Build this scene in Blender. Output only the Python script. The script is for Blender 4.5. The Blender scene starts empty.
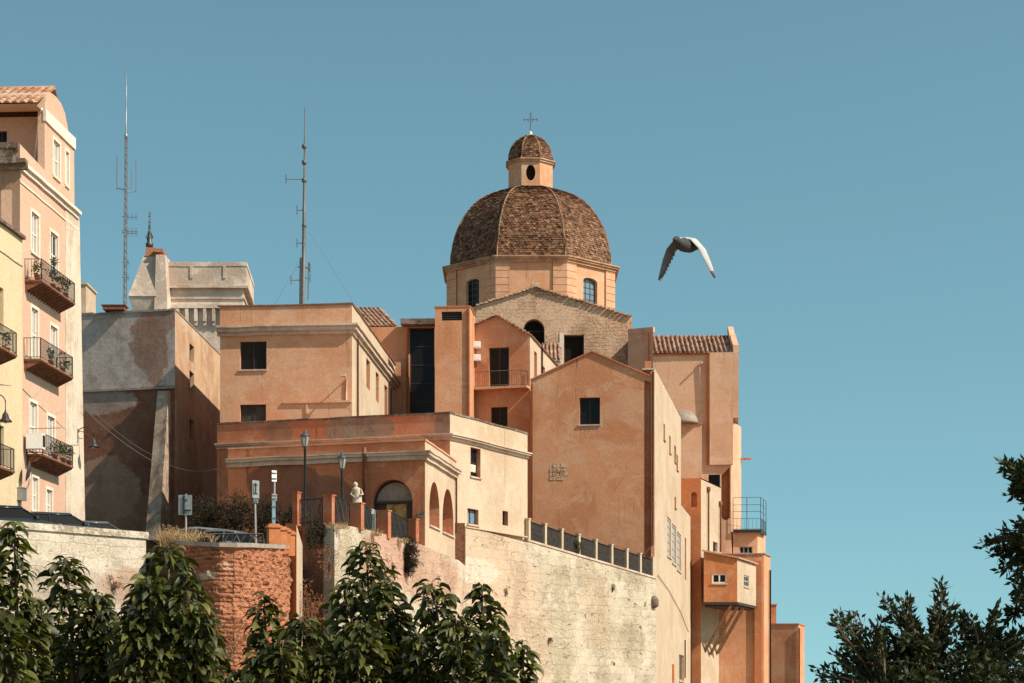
import bpy, bmesh, math, random
from mathutils import Vector, Matrix, noise
from mathutils.geometry import tessellate_polygon
random.seed(7)
R = math.radians
scene = bpy.context.scene
COL = scene.collection

# ------------------------------------------------------------------ camera, sky, sun, exposure
F = 2000.0          # focal length in pixels of the 1024 px wide picture
HZ = 700.0          # row of the horizon
H = 5.0             # eye height above the low ground
cd = bpy.data.cameras.new('camera'); cam = bpy.data.objects.new('camera', cd); COL.objects.link(cam)
cam.location = (0, 0, H); cam.rotation_euler = (R(90), 0, 0)
cd.sensor_width = 36; cd.lens = F / 1024 * 36; cd.shift_y = (HZ - 341.5) / 1024
cd.clip_start = 0.1; cd.clip_end = 9000
scene.camera = cam
SUN = Vector((0.66, -0.30, 0.66)).normalized()
w = bpy.data.worlds.new('World'); scene.world = w; w.use_nodes = True
nt = w.node_tree
sky = nt.nodes.new('ShaderNodeTexSky'); sky.sky_type = 'NISHITA'; sky.sun_disc = False
sky.sun_elevation = math.asin(SUN.z); sky.sun_rotation = math.atan2(SUN.x, SUN.y)
sky.altitude = 100; sky.air_density = 1.0; sky.dust_density = 0.9; sky.ozone_density = 1.5
hs = nt.nodes.new('ShaderNodeHueSaturation'); hs.inputs['Hue'].default_value = 0.495; hs.inputs['Saturation'].default_value = 0.95
tc = nt.nodes.new('ShaderNodeTexCoord'); lift = nt.nodes.new('ShaderNodeVectorMath'); lift.inputs[1].default_value = (0, 0, 0.16)
nt.links.new(tc.outputs['Generated'], lift.inputs[0]); nt.links.new(lift.outputs[0], sky.inputs[0])
gr = nt.nodes.new('ShaderNodeMix'); gr.data_type = 'RGBA'; gr.blend_type = 'MULTIPLY'; gr.inputs[0].default_value = 1.0; gr.inputs[7].default_value = (1.0, 1.36, 1.08, 1)
nt.links.new(sky.outputs[0], gr.inputs[6]); nt.links.new(gr.outputs[2], hs.inputs['Color'])
nt.links.new(hs.outputs[0], nt.nodes['Background'].inputs[0])
nt.nodes['Background'].inputs[1].default_value = 0.093
sl = bpy.data.lights.new('sun', 'SUN'); sl.energy = 4.6; sl.angle = R(0.5); sl.color = (1.0, 0.88, 0.73)
so = bpy.data.objects.new('sun', sl); COL.objects.link(so)
so.rotation_euler = SUN.to_track_quat('Z', 'Y').to_euler(); so.location = SUN * 300
vs = scene.view_settings; vs.view_transform = 'Standard'; vs.look = 'None'; vs.gamma = 1; vs.exposure = 0.45
vs.use_curve_mapping = False

# ------------------------------------------------------------------ node material helpers
class G:
    def __init__(s, name, rough=0.9, spec=0.3):
        s.m = bpy.data.materials.new(name); s.m.use_nodes = True; s.t = s.m.node_tree
        s.b = s.t.nodes['Principled BSDF']; s.b.inputs['Roughness'].default_value = rough
        s.b.inputs['Specular IOR Level'].default_value = spec
    def n(s, t, **k):
        q = s.t.nodes.new('ShaderNode' + t)
        for a, v in k.items(): setattr(q, a, v)
        return q
    def lk(s, a, b): s.t.links.new(a, b)
    def set(s, sock, v):
        if isinstance(v, bpy.types.NodeSocket): s.lk(v, sock)
        elif isinstance(v, tuple) and len(v) == 3 and sock.type == 'RGBA': sock.default_value = (*v, 1)
        else: sock.default_value = v
    def pos(s): return s.n('NewGeometry').outputs['Position']
    def uv(s): return s.n('UVMap').outputs[0]
    def vm(s, op, a, b=None):
        q = s.n('VectorMath', operation=op); s.set(q.inputs[0], a)
        if b is not None: s.set(q.inputs[1], b)
        return q.outputs['Value' if op in ('LENGTH', 'DOT_PRODUCT') else 'Vector']
    def ma(s, op, a, b=0.0, clamp=False):
        q = s.n('Math', operation=op, use_clamp=clamp); s.set(q.inputs[0], a); s.set(q.inputs[1], b); return q.outputs[0]
    def noise(s, vec, scale, detail=5, rough=0.6, dist=0.0):
        q = s.n('TexNoise'); s.lk(vec, q.inputs['Vector']); q.inputs['Scale'].default_value = scale
        q.inputs['Detail'].default_value = detail; q.inputs['Roughness'].default_value = rough
        q.inputs['Distortion'].default_value = dist
        return q.outputs[0]
    def ramp(s, f, a, b, lo=0.0, hi=1.0):
        q = s.n('MapRange', interpolation_type='SMOOTHSTEP'); s.lk(f, q.inputs[0])
        for i, v in ((1, a), (2, b), (3, lo), (4, hi)): q.inputs[i].default_value = v
        return q.outputs[0]
    def mix(s, f, a, b, mode='MIX'):
        q = s.n('Mix', data_type='RGBA', blend_type=mode)
        s.set(q.inputs[0], f); s.set(q.inputs[6], a); s.set(q.inputs[7], b); return q.outputs[2]
    def bump(s, h, strength=0.3, dist=0.05):
        q = s.n('Bump'); q.inputs['Strength'].default_value = strength; q.inputs['Distance'].default_value = dist
        s.lk(h, q.inputs['Height']); s.lk(q.outputs[0], s.b.inputs['Normal'])
    def out(s, c): s.set(s.b.inputs['Base Color'], c); return s.m

def flat(name, c, rough=0.6, metal=0.0, spec=0.4, var=0.25, scale=6.0):
    g = G(name, rough, spec); g.b.inputs['Metallic'].default_value = metal
    f = g.noise(g.pos(), scale, 4)
    g.bump(g.noise(g.pos(), scale * 3, 4), 0.15, 0.01)
    return g.out(g.mix(g.ramp(f, 0.35, 0.7), c, tuple(x * (1 - var) for x in c)))

def plaster(name, col, dark, light, patches=(), streak=0.5, bump=0.3, big=0.22, stain=(0.10, 0.06, 0.045), mott=0.75):
    g = G(name, 0.93, 0.15); p = g.pos()
    c = g.mix(g.ma('MULTIPLY', g.ramp(g.noise(p, big, 7, 0.62, 0.4), 0.42, 0.62), mott), col, dark)
    c = g.mix(g.ma('MULTIPLY', g.ramp(g.noise(p, big * 3.1, 6, 0.65, 0.8), 0.50, 0.66), mott * 0.8), c, light)
    c = g.mix(g.ma('MULTIPLY', g.ramp(g.noise(g.vm('MULTIPLY', p, (1, 1, 2.2)), big * 0.9, 7, 0.6, 0.6), 0.52, 0.60), mott * 0.45), c, tuple(x * 0.6 + 0.4 * sum(light) / 3 * k for x, k in zip(light, (1.25, 1.0, 0.8))))
    c = g.mix(g.ramp(g.noise(p, 1.9, 5, 0.7), 0.58, 0.75, 0, 0.35), c, dark)
    for t in patches:
        if t[0] == 'z':          # ('z', z, colour): above z
            _, z, cc, amt = t
            sx = g.n('SeparateXYZ'); g.lk(p, sx.inputs[0])
            h = g.ma('ADD', sx.outputs[2], g.ma('MULTIPLY', g.ma('SUBTRACT', g.noise(p, 0.9, 6, 0.7), 0.5), amt))
            f = g.ramp(h, z - 0.04, z + 0.04)
        else:                    # ('e', centre, radii, colour, amount, opacity)
            _, ce, rd, cc, amt, op = t
            d = g.vm('LENGTH', g.vm('DIVIDE', g.vm('SUBTRACT', p, tuple(ce)), rd))
            d = g.ma('ADD', d, g.ma('MULTIPLY', g.ma('SUBTRACT', g.noise(p, 0.55, 7, 0.62), 0.5), amt))
            f = g.ramp(d, 0.92, 1.04, op, 0)
        c = g.mix(f, c, g.mix(g.ramp(g.noise(p, 1.1, 6, 0.7), 0.4, 0.65), cc, tuple(x * 0.72 for x in cc)))
    sv = g.vm('MULTIPLY', p, (2.2, 2.2, 0.10))
    c = g.mix(g.ramp(g.noise(sv, 1.0, 6, 0.7), 0.57, 0.78, 0, streak), c, stain)
    dv = g.vm('MULTIPLY', p, (5.5, 5.5, 0.16))
    dm = g.ma('MULTIPLY', g.ramp(g.noise(dv, 1.0, 4, 0.6), 0.60, 0.72), g.ramp(g.noise(p, 0.35, 3, 0.5), 0.48, 0.62))
    c = g.mix(g.ma('MULTIPLY', dm, min(1.0, streak * 1.1)), c, tuple(x * 0.8 for x in stain))
    cr = g.n('TexVoronoi', feature='DISTANCE_TO_EDGE'); g.lk(g.vm('ADD', p, g.vm('MULTIPLY', g.vm('SUBTRACT', g.n('TexNoise').outputs[1], (.5, .5, .5)), (.8, .8, .8))), cr.inputs['Vector']); cr.inputs['Scale'].default_value = 0.16
    cm = g.ma('MULTIPLY', g.ramp(cr.outputs['Distance'], 0.0, 0.006, 1, 0), g.ramp(g.noise(p, 0.3, 3, 0.5), 0.5, 0.6))
    c = g.mix(g.ma('MULTIPLY', cm, 0.3), c, stain)
    fine = g.noise(p, 9.0, 6, 0.75)
    c = g.mix(1.0, c, g.mix(g.ramp(fine, 0.3, 0.7), (0.86, 0.84, 0.82), (1.12, 1.1, 1.08)), 'MULTIPLY')
    g.bump(g.ma('ADD', g.noise(p, 2.5, 8, 0.7), g.ma('MULTIPLY', fine, 0.25)), bump, 0.06)
    return g.out(c)

def masonry(name, c1, c2, mortar, bw, bh, patches=None, bump=0.8, plasterc=None, pl=(0.5, 0.6), msize=0.02, rag=0.25, holes=0.0):
    g = G(name, 0.95, 0.1); p = g.pos(); u = g.uv()
    u2 = g.vm('ADD', u, g.vm('MULTIPLY', g.vm('SUBTRACT', g.n('TexNoise').outputs[1], (0.5, 0.5, 0.5)), (0, 0, 0)))
    nz = g.n('TexNoise'); g.lk(p, nz.inputs['Vector']); nz.inputs['Scale'].default_value = 1.6; nz.inputs['Detail'].default_value = 5
    u2 = g.vm('ADD', u, g.vm('MULTIPLY', g.vm('SUBTRACT', nz.outputs[1], (0.5, 0.5, 0.5)), (rag, rag, rag)))
    br = g.n('TexBrick'); g.lk(u2, br.inputs['Vector'])
    br.inputs['Scale'].default_value = 1.0; br.inputs['Brick Width'].default_value = bw; br.inputs['Row Height'].default_value = bh
    br.inputs['Mortar Size'].default_value = msize; br.inputs['Mortar Smooth'].default_value = 0.5; br.inputs['Bias'].default_value = -0.1
    g.set(br.inputs['Color1'], c1); g.set(br.inputs['Color2'], c2); g.set(br.inputs['Mortar'], mortar)
    c = br.outputs[0]
    n1 = g.noise(p, 0.5, 7, 0.65)
    c = g.mix(g.ramp(n1, 0.45, 0.65, 0, 0.6), c, tuple(x * 0.62 for x in c1))
    h = g.ma('SUBTRACT', g.noise(p, 3.2, 8, 0.75), g.ma('MULTIPLY', br.outputs[1], 0.35))
    if plasterc:
        f = g.ramp(g.noise(p, 0.33, 8, 0.66, 0.3), pl[0], pl[1])
        pc = g.mix(g.ramp(g.noise(p, 0.9, 6, 0.7), 0.4, 0.65), plasterc, tuple(x * 0.8 for x in plasterc))
        c = g.mix(f, c, pc); h = g.ma('ADD', g.ma('MULTIPLY', h, g.ma('SUBTRACT', 1.25, f)), g.ma('MULTIPLY', f, 0.45))
    if patches:
        for ce, rd, cc, amt, op in patches:
            d = g.vm('LENGTH', g.vm('DIVIDE', g.vm('SUBTRACT', p, tuple(ce)), rd))
            d = g.ma('ADD', d, g.ma('MULTIPLY', g.ma('SUBTRACT', g.noise(p, 0.5, 7, 0.65), 0.5), amt))
            c = g.mix(g.ramp(d, 0.8, 1.08, op, 0), c, cc)
    if holes:
        sv = g.vm('MULTIPLY', p, (1.0, 1.0, 1.7))
        hf = g.ramp(g.noise(sv, 2.1, 9, 0.74, 0.8), 0.60, 0.66, 0, holes)
        c = g.mix(hf, c, (0.17, 0.105, 0.06)); h = g.ma('SUBTRACT', h, g.ma('MULTIPLY', hf, 0.5))
    fine = g.noise(p, 11.0, 6, 0.75)
    c = g.mix(1.0, c, g.mix(g.ramp(fine, 0.3, 0.7), (0.8, 0.78, 0.76), (1.14, 1.12, 1.1)), 'MULTIPLY')
    g.bump(g.ma('ADD', h, g.ma('MULTIPLY', fine, 0.25)), bump, 0.2)
    return g.out(c)

def islandmat(name, cols, rough=0.85, bumpy=0.2, transl=0.0, spec=0.2):
    g = G(name, rough, spec)
    r = g.n('NewGeometry').outputs['Random Per Island']
    cr = g.n('ValToRGB'); g.lk(r, cr.inputs[0]); e = cr.color_ramp.elements
    n = len(cols)
    e[0].position = 0; e[0].color = (*cols[0], 1); e[1].position = 1; e[1].color = (*cols[-1], 1)
    for i in range(1, n - 1):
        q = e.new(i / (n - 1)); q.color = (*cols[i], 1)
    c = cr.outputs[0]
    if bumpy:
        c = g.mix(g.ramp(g.noise(g.pos(), 1.2, 6, 0.7), 0.45, 0.7, 0, bumpy), c, tuple(x * 0.35 for x in cols[0]))
    g.out(c)
    if transl:
        tr = g.n('BsdfTranslucent'); g.lk(g.mix(1.0, c, (1.5, 1.6, 0.5), 'MULTIPLY'), tr.inputs[0])
        mx = g.n('MixShader'); mx.inputs[0].default_value = transl
        g.lk(g.b.outputs[0], mx.inputs[1]); g.lk(tr.outputs[0], mx.inputs[2])
        g.lk(mx.outputs[0], g.t.nodes['Material Output'].inputs[0])
    return g.m

# ------------------------------------------------------------------ geometry helpers
def X(u, Y): return (u - 512) * Y / F
def Z(v, Y): return H + (HZ - v) * Y / F
def P(u, v, Y): return Vector((X(u, Y), Y, Z(v, Y)))
def pl(u, Y): return Vector((X(u, Y), Y))

def link(o, parent=None):
    COL.objects.link(o)
    if parent: o.parent = parent
    return o
def tag(o, label=None, cat=None, group=None, kind=None):
    if label: o['label'] = label
    if cat: o['category'] = cat
    if group: o['group'] = group
    if kind: o['kind'] = kind
    return o
def thing(name, loc, label, cat, group=None):
    o = bpy.data.objects.new(name, None); o.empty_display_size = 0.3; o.location = loc
    return tag(link(o), label, cat, group)
def base_of(parent):
    v = Vector((0, 0, 0))
    while parent: v += Vector(parent.location); parent = parent.parent
    return v
def mesh(name, bm, mats, parent=None, smooth=False):
    """links bm (in world coordinates) as one object; top-level ones get their origin at the base centre"""
    if parent: off = base_of(parent)
    else:
        xs = [v.co for v in bm.verts]
        off = Vector(((min(c.x for c in xs) + max(c.x for c in xs)) / 2, (min(c.y for c in xs) + max(c.y for c in xs)) / 2, min(c.z for c in xs)))
    for v in bm.verts: v.co -= off
    me = bpy.data.meshes.new(name); bm.to_mesh(me); bm.free()
    for m in (mats if isinstance(mats, (list, tuple)) else [mats]): me.materials.append(m)
    if smooth:
        for p in me.polygons: p.use_smooth = True
    o = bpy.data.objects.new(name, me)
    if not parent: o.location = off
    return link(o, parent)
def BM():
    bm = bmesh.new(); bm.loops.layers.uv.new('UVMap'); return bm
def face(bm, pts, mi=0, nrm=None, uvs=None):
    vs_ = [bm.verts.new(p) for p in pts]
    f = bm.faces.new(vs_); f.material_index = mi
    if nrm is not None:
        f.normal_update()
        if f.normal.dot(nrm) < 0: f.normal_flip()
    if uvs:
        l = bm.loops.layers.uv.active
        if l:
            d = {v: q for v, q in zip(vs_, uvs)}
            for lp in f.loops: lp[l].uv = d[lp.vert]
    return f
def box8(bm, q, mi=0):
    """q: 4 bottom points then 4 top points"""
    v = [bm.verts.new(p) for p in q]
    c = sum((Vector(p) for p in q), Vector()) / 8
    for ids in ((0, 1, 2, 3), (4, 5, 6, 7), (0, 1, 5, 4), (1, 2, 6, 5), (2, 3, 7, 6), (3, 0, 4, 7)):
        f = bm.faces.new([v[i] for i in ids]); f.material_index = mi; f.normal_update()
        if f.normal.dot(f.calc_center_median() - c) < 0: f.normal_flip()
def box(bm, c, d, rz=0.0, mi=0):
    m = Matrix.Rotation(rz, 3, 'Z'); c = Vector(c); q = []
    for z in (-1, 1):
        for x, y in ((-1, -1), (1, -1), (1, 1), (-1, 1)):
            q.append(c + m @ Vector((x * d[0] / 2, y * d[1] / 2, z * d[2] / 2)))
    box8(bm, q, mi)
def tube(bm, pts, r, n=6, mi=0, cap=True):
    pts = [Vector(p) for p in pts]; rings = []
    rs = r if isinstance(r, (list, tuple)) else [r] * len(pts)
    for i, p in enumerate(pts):
        d = (pts[min(i + 1, len(pts) - 1)] - pts[max(i - 1, 0)]).normalized()
        a = d.orthogonal().normalized() if abs(d.z) < 0.99 else Vector((1, 0, 0))
        if i and False: pass
        a = (Vector((0, 0, 1)).cross(d)).normalized() if abs(d.z) < 0.99 else Vector((1, 0, 0))
        b = d.cross(a)
        rings.append([bm.verts.new(p + rs[i] * (a * math.cos(2 * math.pi * k / n) + b * math.sin(2 * math.pi * k / n))) for k in range(n)])
    for i in range(len(rings) - 1):
        for k in range(n):
            f = bm.faces.new((rings[i][k], rings[i][(k + 1) % n], rings[i + 1][(k + 1) % n], rings[i + 1][k])); f.material_index = mi; f.smooth = True
    if cap:
        for rg in (rings[0], rings[-1]):
            try: bm.faces.new(rg).material_index = mi
            except ValueError: pass
def lathe(bm, c, prof, n=16, mi=0, phase=0.0, smooth=True):
    """prof: list of (radius, z) from the bottom to the top"""
    c = Vector(c); rings = []
    for r, z in prof:
        rings.append([bm.verts.new(c + Vector((r * math.cos(phase + 2 * math.pi * k / n), r * math.sin(phase + 2 * math.pi * k / n), z))) for k in range(n)])
    for i in range(len(rings) - 1):
        for k in range(n):
            f = bm.faces.new((rings[i][k], rings[i][(k + 1) % n], rings[i + 1][(k + 1) % n], rings[i + 1][k])); f.material_index = mi; f.smooth = smooth
    bm.faces.new(list(reversed(rings[0]))).material_index = mi
    bm.faces.new(rings[-1]).material_index = mi

class Wall:
    """a vertical plane between two plan points, seen with a on the left"""
    def __init__(s, a, b):
        s.a = Vector(a); s.b = Vector(b); s.L = (s.b - s.a).length; s.d = (s.b - s.a) / s.L
        s.n = Vector((s.d.y, -s.d.x)); s.holes = []; s.rmi = 0; s.top = None; s.zb = 0; s.n3 = Vector((s.n.x, s.n.y, 0))
    def s_(s, u):
        k = (u - 512) / F
        return (k * s.a.y - s.a.x) / (s.d.x - k * s.d.y)
    def Y(s, u): return s.a.y + s.s_(u) * s.d.y
    def z(s, u, v): return Z(v, s.Y(u))
    def pt(s, q, z, o=0.0):
        p = s.a + s.d * q + s.n * o
        return Vector((p.x, p.y, z))
    def at(s, u, v, o=0.0): return s.pt(s.s_(u), s.z(u, v), o)
    def box(s, bm, s0, s1, z0, z1, o0, o1, mi=0):
        q = [s.pt(a, z, o) for z in (z0, z1) for a, o in ((s0, o1), (s1, o1), (s1, o0), (s0, o0))]
        box8(bm, q, mi)
    def rect(s, u0, u1, v0, v1):
        um = (u0 + u1) / 2
        return s.s_(u0), s.s_(u1), s.z(um, v1), s.z(um, v0)
    def build(s, bm, mi=0):
        ou = s.outline()
        loops = [ou] + [h for h, d in s.holes]
        fl = [q for l in loops for q in l]
        for t in tessellate_polygon([[Vector((q[0], q[1], 0)) for q in l] for l in loops]):
            face(bm, [s.pt(*fl[i]) for i in t], mi, s.n3, [fl[i] for i in t])
        for h, d in s.holes:
            c = Vector((sum(q[0] for q in h) / len(h), sum(q[1] for q in h) / len(h)))
            for i in range(len(h)):
                p, q = h[i], h[(i + 1) % len(h)]
                m = (Vector(p) + Vector(q)) / 2
                dirv = c - m; n3 = Vector((s.d.x * dirv.x, s.d.y * dirv.x, dirv.y))
                face(bm, [s.pt(*p), s.pt(*q), s.pt(*q, -d), s.pt(*p, -d)], s.rmi or mi, n3, [p, q, (q[0], q[1] + d), (p[0], p[1] + d)])
    def outline(s):
        return [(0, s.zb), *s.top, (s.L, s.zb)] if s.top[-1][0] < s.top[0][0] else [(s.top[0][0], s.zb)] + s.top + [(s.top[-1][0], s.zb)]

def wall_mesh_extra(bm, pts, mi=0, nrm=None):
    face(bm, pts, mi, nrm, [(0, 0)] * len(pts))

class Bld:
    def __init__(s, name, label, cat, mat, group=None, root=None):
        s.name, s.label, s.cat, s.mat, s.group = name, label, cat, mat, group
        s.root = root; s.walls = []; s.extra = []; s.dropped = []
    def drop(s, wl): s.walls.remove(wl); s.dropped.append(wl)
    def start(s, p):
        if not s.root: s.root = thing(s.name, p, s.label, s.cat, s.group)
    def wall(s, a, b, top, zb):
        """top: pixel points on the wall plane from left to right, or a number for a level top"""
        wl = Wall(a, b); s.start(Vector((wl.a.x, wl.a.y, zb))); wl.zb = zb
        if isinstance(top, (int, float)): wl.top = [(0, top), (wl.L, top)]
        else: wl.top = [(min(max(wl.s_(u), 0), wl.L), wl.z(u, v)) for u, v in top]
        if wl.top[0][0] > 0.01 or wl.top[0][0] < 0: wl.top[0] = (0, wl.top[0][1])
        wl.top[-1] = (wl.L, wl.top[-1][1])
        s.walls.append(wl); return wl
    def extrude(s, wl, dv, roof=False):
        """closes the body behind wall wl along the plan vector dv: sides, back and top"""
        d3 = Vector((dv[0], dv[1], 0)); t = [wl.pt(*q) for q in wl.top]
        s.extra.append(('ex', wl, d3, roof)); return t
    def body(s, name='wall', mats=None):
        bm = BM()
        done = set()
        for wl in s.walls: wl.build(bm)
        for _, wl, d3, roof in s.extra:
            d3 = Vector((d3[0], d3[1], 0)); t = [wl.pt(*q) for q in wl.top]
            if not roof:
                for p, q in zip(t, t[1:]):
                    if (p - q).xy.length < .08: continue
                    face(bm, [p, q, q + d3, p + d3], 0, Vector((0, 0, 1)), [(0, 0), (1, 0), (1, 1), (0, 1)])
            b0, b1 = wl.pt(wl.top[0][0], wl.zb), wl.pt(wl.top[-1][0], wl.zb)
            L = d3.length
            face(bm, [b0, t[0], t[0] + d3, b0 + d3], 0, -Vector((wl.d.x, wl.d.y, 0)), [(0, b0.z), (0, t[0].z), (L, t[0].z), (L, b0.z)])
            if not any(o is not wl and (Vector(o.a) - Vector((b1.x, b1.y))).length < 0.05 for o in s.walls + s.dropped):
                face(bm, [b1, t[-1], t[-1] + d3, b1 + d3], 0, Vector((wl.d.x, wl.d.y, 0)), [(0, b1.z), (0, t[-1].z), (L, t[-1].z), (L, b1.z)])
            bm_back = [b1 + d3, b0 + d3] + [p + d3 for p in t]
            face(bm, bm_back, 0, -wl.n3)
        return mesh(name, bm, mats or s.mat, s.root)
    # --- openings
    def window(s, wl, u0, u1, v0, v1, depth=0.22, mul=(2, 1), fr=0.07, sill=True, arch=0, frame=None, pane=None,
               surround=0, smat=None, name='window', pname='pane', thick=0.06, label=None, rc=None):
        frame = frame or M['wood_dark']; pane = pane or M['glass']
        s0, s1, z0, z1 = rc or wl.rect(u0, u1, v0, v1)
        hole = [(s0, z0), (s1, z0)]
        if arch:
            r = (s1 - s0) / 2; hh = r * arch; N = 14; zc = z1 - hh
            hole += [((s0 + s1) / 2 + r * math.cos(math.pi * i / N), zc + hh * math.sin(math.pi * i / N)) for i in range(N + 1)]
        else: hole += [(s1, z1), (s0, z1)]
        wl.holes.append((hole, depth))
        bm = BM(); o0, o1 = -depth - 0.02, -depth + thick
        zt = z1 - (r * arch if arch else 0)
        wl.box(bm, s0 - 0.01, s0 + fr, z0, zt, o0, o1); wl.box(bm, s1 - fr, s1 + 0.01, z0, zt, o0, o1)
        wl.box(bm, s0 + fr, s1 - fr, z0 - 0.01, z0 + fr, o0, o1)
        if not arch: wl.box(bm, s0 + fr, s1 - fr, z1 - fr, z1 + 0.01, o0, o1)
        else:
            wl.box(bm, s0 + fr, s1 - fr, zt - fr / 2, zt + fr / 2, o0, o1)
            for i in range(N):
                a0, a1 = math.pi * i / N, math.pi * (i + 1) / N; cx = (s0 + s1) / 2
                q = []
                for o in (o1, o0):
                    q += [wl.pt(cx + r * math.cos(a0), zt + hh * math.sin(a0), o), wl.pt(cx + r * math.cos(a1), zt + hh * math.sin(a1), o),
                          wl.pt(cx + (r - fr) * math.cos(a1), zt + (hh - fr) * math.sin(a1), o), wl.pt(cx + (r - fr) * math.cos(a0), zt + (hh - fr) * math.sin(a0), o)]
                box8(bm, q)
        for i in range(1, mul[0]):
            c = s0 + (s1 - s0) * i / mul[0]; wl.box(bm, c - fr * .45, c + fr * .45, z0 + fr, (z1 - 0.02 if arch else z1 - fr), o0, o1 - 0.005)
        for i in range(1, mul[1]):
            c = z0 + (zt - z0) * i / mul[1]; wl.box(bm, s0 + fr, s1 - fr, c - fr * .35, c + fr * .35, o0, o1 - 0.01)
        wo = mesh(name, bm, frame, s.root)
        if label: wo['label'] = label
        bm = BM(); face(bm, [wl.pt(*q, -depth + 0.012) for q in hole], 0, wl.n3); mesh(pname, bm, pane, wo)
        if sill:
            bm = BM(); wl.box(bm, s0 - 0.08, s1 + 0.08, z0 - 0.09, z0 - 0.002, -0.05, 0.09); mesh('sill', bm, smat or M['stone_trim'], wo)
        if surround:
            bm = BM(); q = surround
            wl.box(bm, s0 - q, s0 - 0.003, z0, z1, -0.05, 0.045); wl.box(bm, s1 + 0.003, s1 + q, z0, z1, -0.05, 0.045); wl.box(bm, s0 - q, s1 + q, z1 + 0.003, z1 + q, -0.05, 0.05)
            mesh('surround', bm, smat or M['white_trim'], wo)
        return wo
    def part(s, name, bm, mat, parent=None, smooth=False): return mesh(name, bm, mat, parent or s.root, smooth)

def chain_offset(pts, o):
    """plan polyline seen left to right, moved outwards by o with mitred corners"""
    out = []
    for i, p in enumerate(pts):
        ns = []
        if i > 0: d = (pts[i] - pts[i - 1]).normalized(); ns.append(Vector((d.y, -d.x)))
        if i < len(pts) - 1: d = (pts[i + 1] - pts[i]).normalized(); ns.append(Vector((d.y, -d.x)))
        n = sum(ns, Vector((0, 0))).normalized(); k = 1 / max(0.3, n.dot(ns[0]))
        out.append(Vector((p.x + n.x * o * k, p.y + n.y * o * k)))
    return out
def band(bm, pts, layers, mi=0):
    """pts: plan points; layers: (zs at each point, z0 offset, z1 offset, projection)"""
    L0 = layers[0][0]; P2, idx = [], []
    for i in range(len(pts) - 1):
        n = max(1, int((pts[i + 1] - pts[i]).length / 1.1))
        for k in range(n): P2.append(pts[i].lerp(pts[i + 1], k / n)); idx.append((i, k / n))
    P2.append(pts[-1]); idx.append((len(pts) - 2, 1.0)); jt = [random.uniform(-.022, .022) for _ in P2]
    layers = [([zs[i] + (zs[i + 1] - zs[i]) * f + j for (i, f), j in zip(idx, jt)], z0, z1, o) for zs, z0, z1, o in layers]; pts = P2
    for zs, z0, z1, o in layers:
        a, b = chain_offset(pts, -0.06), chain_offset(pts, o)
        for i in range(len(pts) - 1):
            q = []
            for dz in (z0, z1):
                for c, k in ((b, i), (b, i + 1), (a, i + 1), (a, i)): q.append(Vector((c[k].x, c[k].y, zs[k] + dz)))
            box8(bm, q, mi)

def railing(bm, pts, h, step=0.13, r=0.011, rail=0.022, low=0.08, mi=0):
    for p, q in zip(pts, pts[1:]):
        p, q = Vector(p), Vector(q); n = max(1, int((q - p).length / step))
        for zz in (low, h): tube(bm, [p + Vector((0, 0, zz)), q + Vector((0, 0, zz))], rail, 5, mi)
        for i in range(n + 1):
            c = p.lerp(q, i / n); tube(bm, [c + Vector((0, 0, low if 0 < i < n else 0)), c + Vector((0, 0, h))], r if 0 < i < n else r * 2, 4, mi, False)

def coppi(bm, e0, e1, up, n, amp=0.07, mi=0, rows=10, jit=0.012, cov=0.34):
    """corrugated roof of curved tiles between eave e0-e1, rising by the vector up"""
    e0, e1, up = Vector(e0), Vector(e1), Vector(up)
    nrm = (e1 - e0).cross(up).normalized()
    if nrm.z < 0: nrm = -nrm
    K = 8; rnd = random.Random(3)
    for i in range(n):
        for r in range(rows):
            lift = 0.025; dj = rnd.uniform(-jit, jit)
            rr = []
            for t, lf in ((r / rows, lift), ((r + 1.12) / rows, 0)):
                rw = []
                for k in range(K + 1):
                    a = math.pi * k / K
                    x = (i + 0.5 - cov * math.cos(a)) / n
                    rw.append(bm.verts.new(e0.lerp(e1, x) + up * t + nrm * (amp * math.sin(a) + lf + dj)))
                rr.append(rw)
            for k in range(K):
                f = bm.faces.new((rr[0][k], rr[0][k + 1], rr[1][k + 1], rr[1][k])); f.material_index = mi; f.smooth = True
            f = bm.faces.new(rr[0]); f.material_index = mi
    # the channels between the covers
    for i in range(n + 1):
        x0, x1 = (i - 0.26) / n, (i + 0.26) / n
        for r in range(rows):
            q = [e0.lerp(e1, x) + up * (t / rows) + nrm * (0.012 if t == r else 0.0) for x, t in ((x0, r), (x1, r), (x1, r + 1), (x0, r + 1))]
            face(bm, q, mi, nrm)

# ------------------------------------------------------------------ materials
M = {}
TERRA, TERRA_D, TERRA_L = (0.59, 0.285, 0.160), (0.48, 0.20, 0.103), (0.64, 0.375, 0.24)
M['terra'] = plaster('terracotta plaster', TERRA, TERRA_D, TERRA_L, streak=0.6)
M['terra_pale'] = plaster('pale terracotta plaster', (0.61, 0.34, 0.208), (0.54, 0.265, 0.15), (0.66, 0.42, 0.285), streak=0.4)
M['terra_light'] = plaster('light peach plaster', (0.64, 0.40, 0.27), (0.56, 0.32, 0.205), (0.68, 0.47, 0.34), streak=0.4)
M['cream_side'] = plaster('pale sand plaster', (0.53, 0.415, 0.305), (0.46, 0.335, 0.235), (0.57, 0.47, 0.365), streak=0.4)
M['terra_deep'] = plaster('deep orange plaster', (0.50, 0.185, 0.08), (0.40, 0.14, 0.06), (0.56, 0.26, 0.13), streak=0.5)
def wp(u, v, Y): return tuple(P(u, v, Y))
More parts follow.
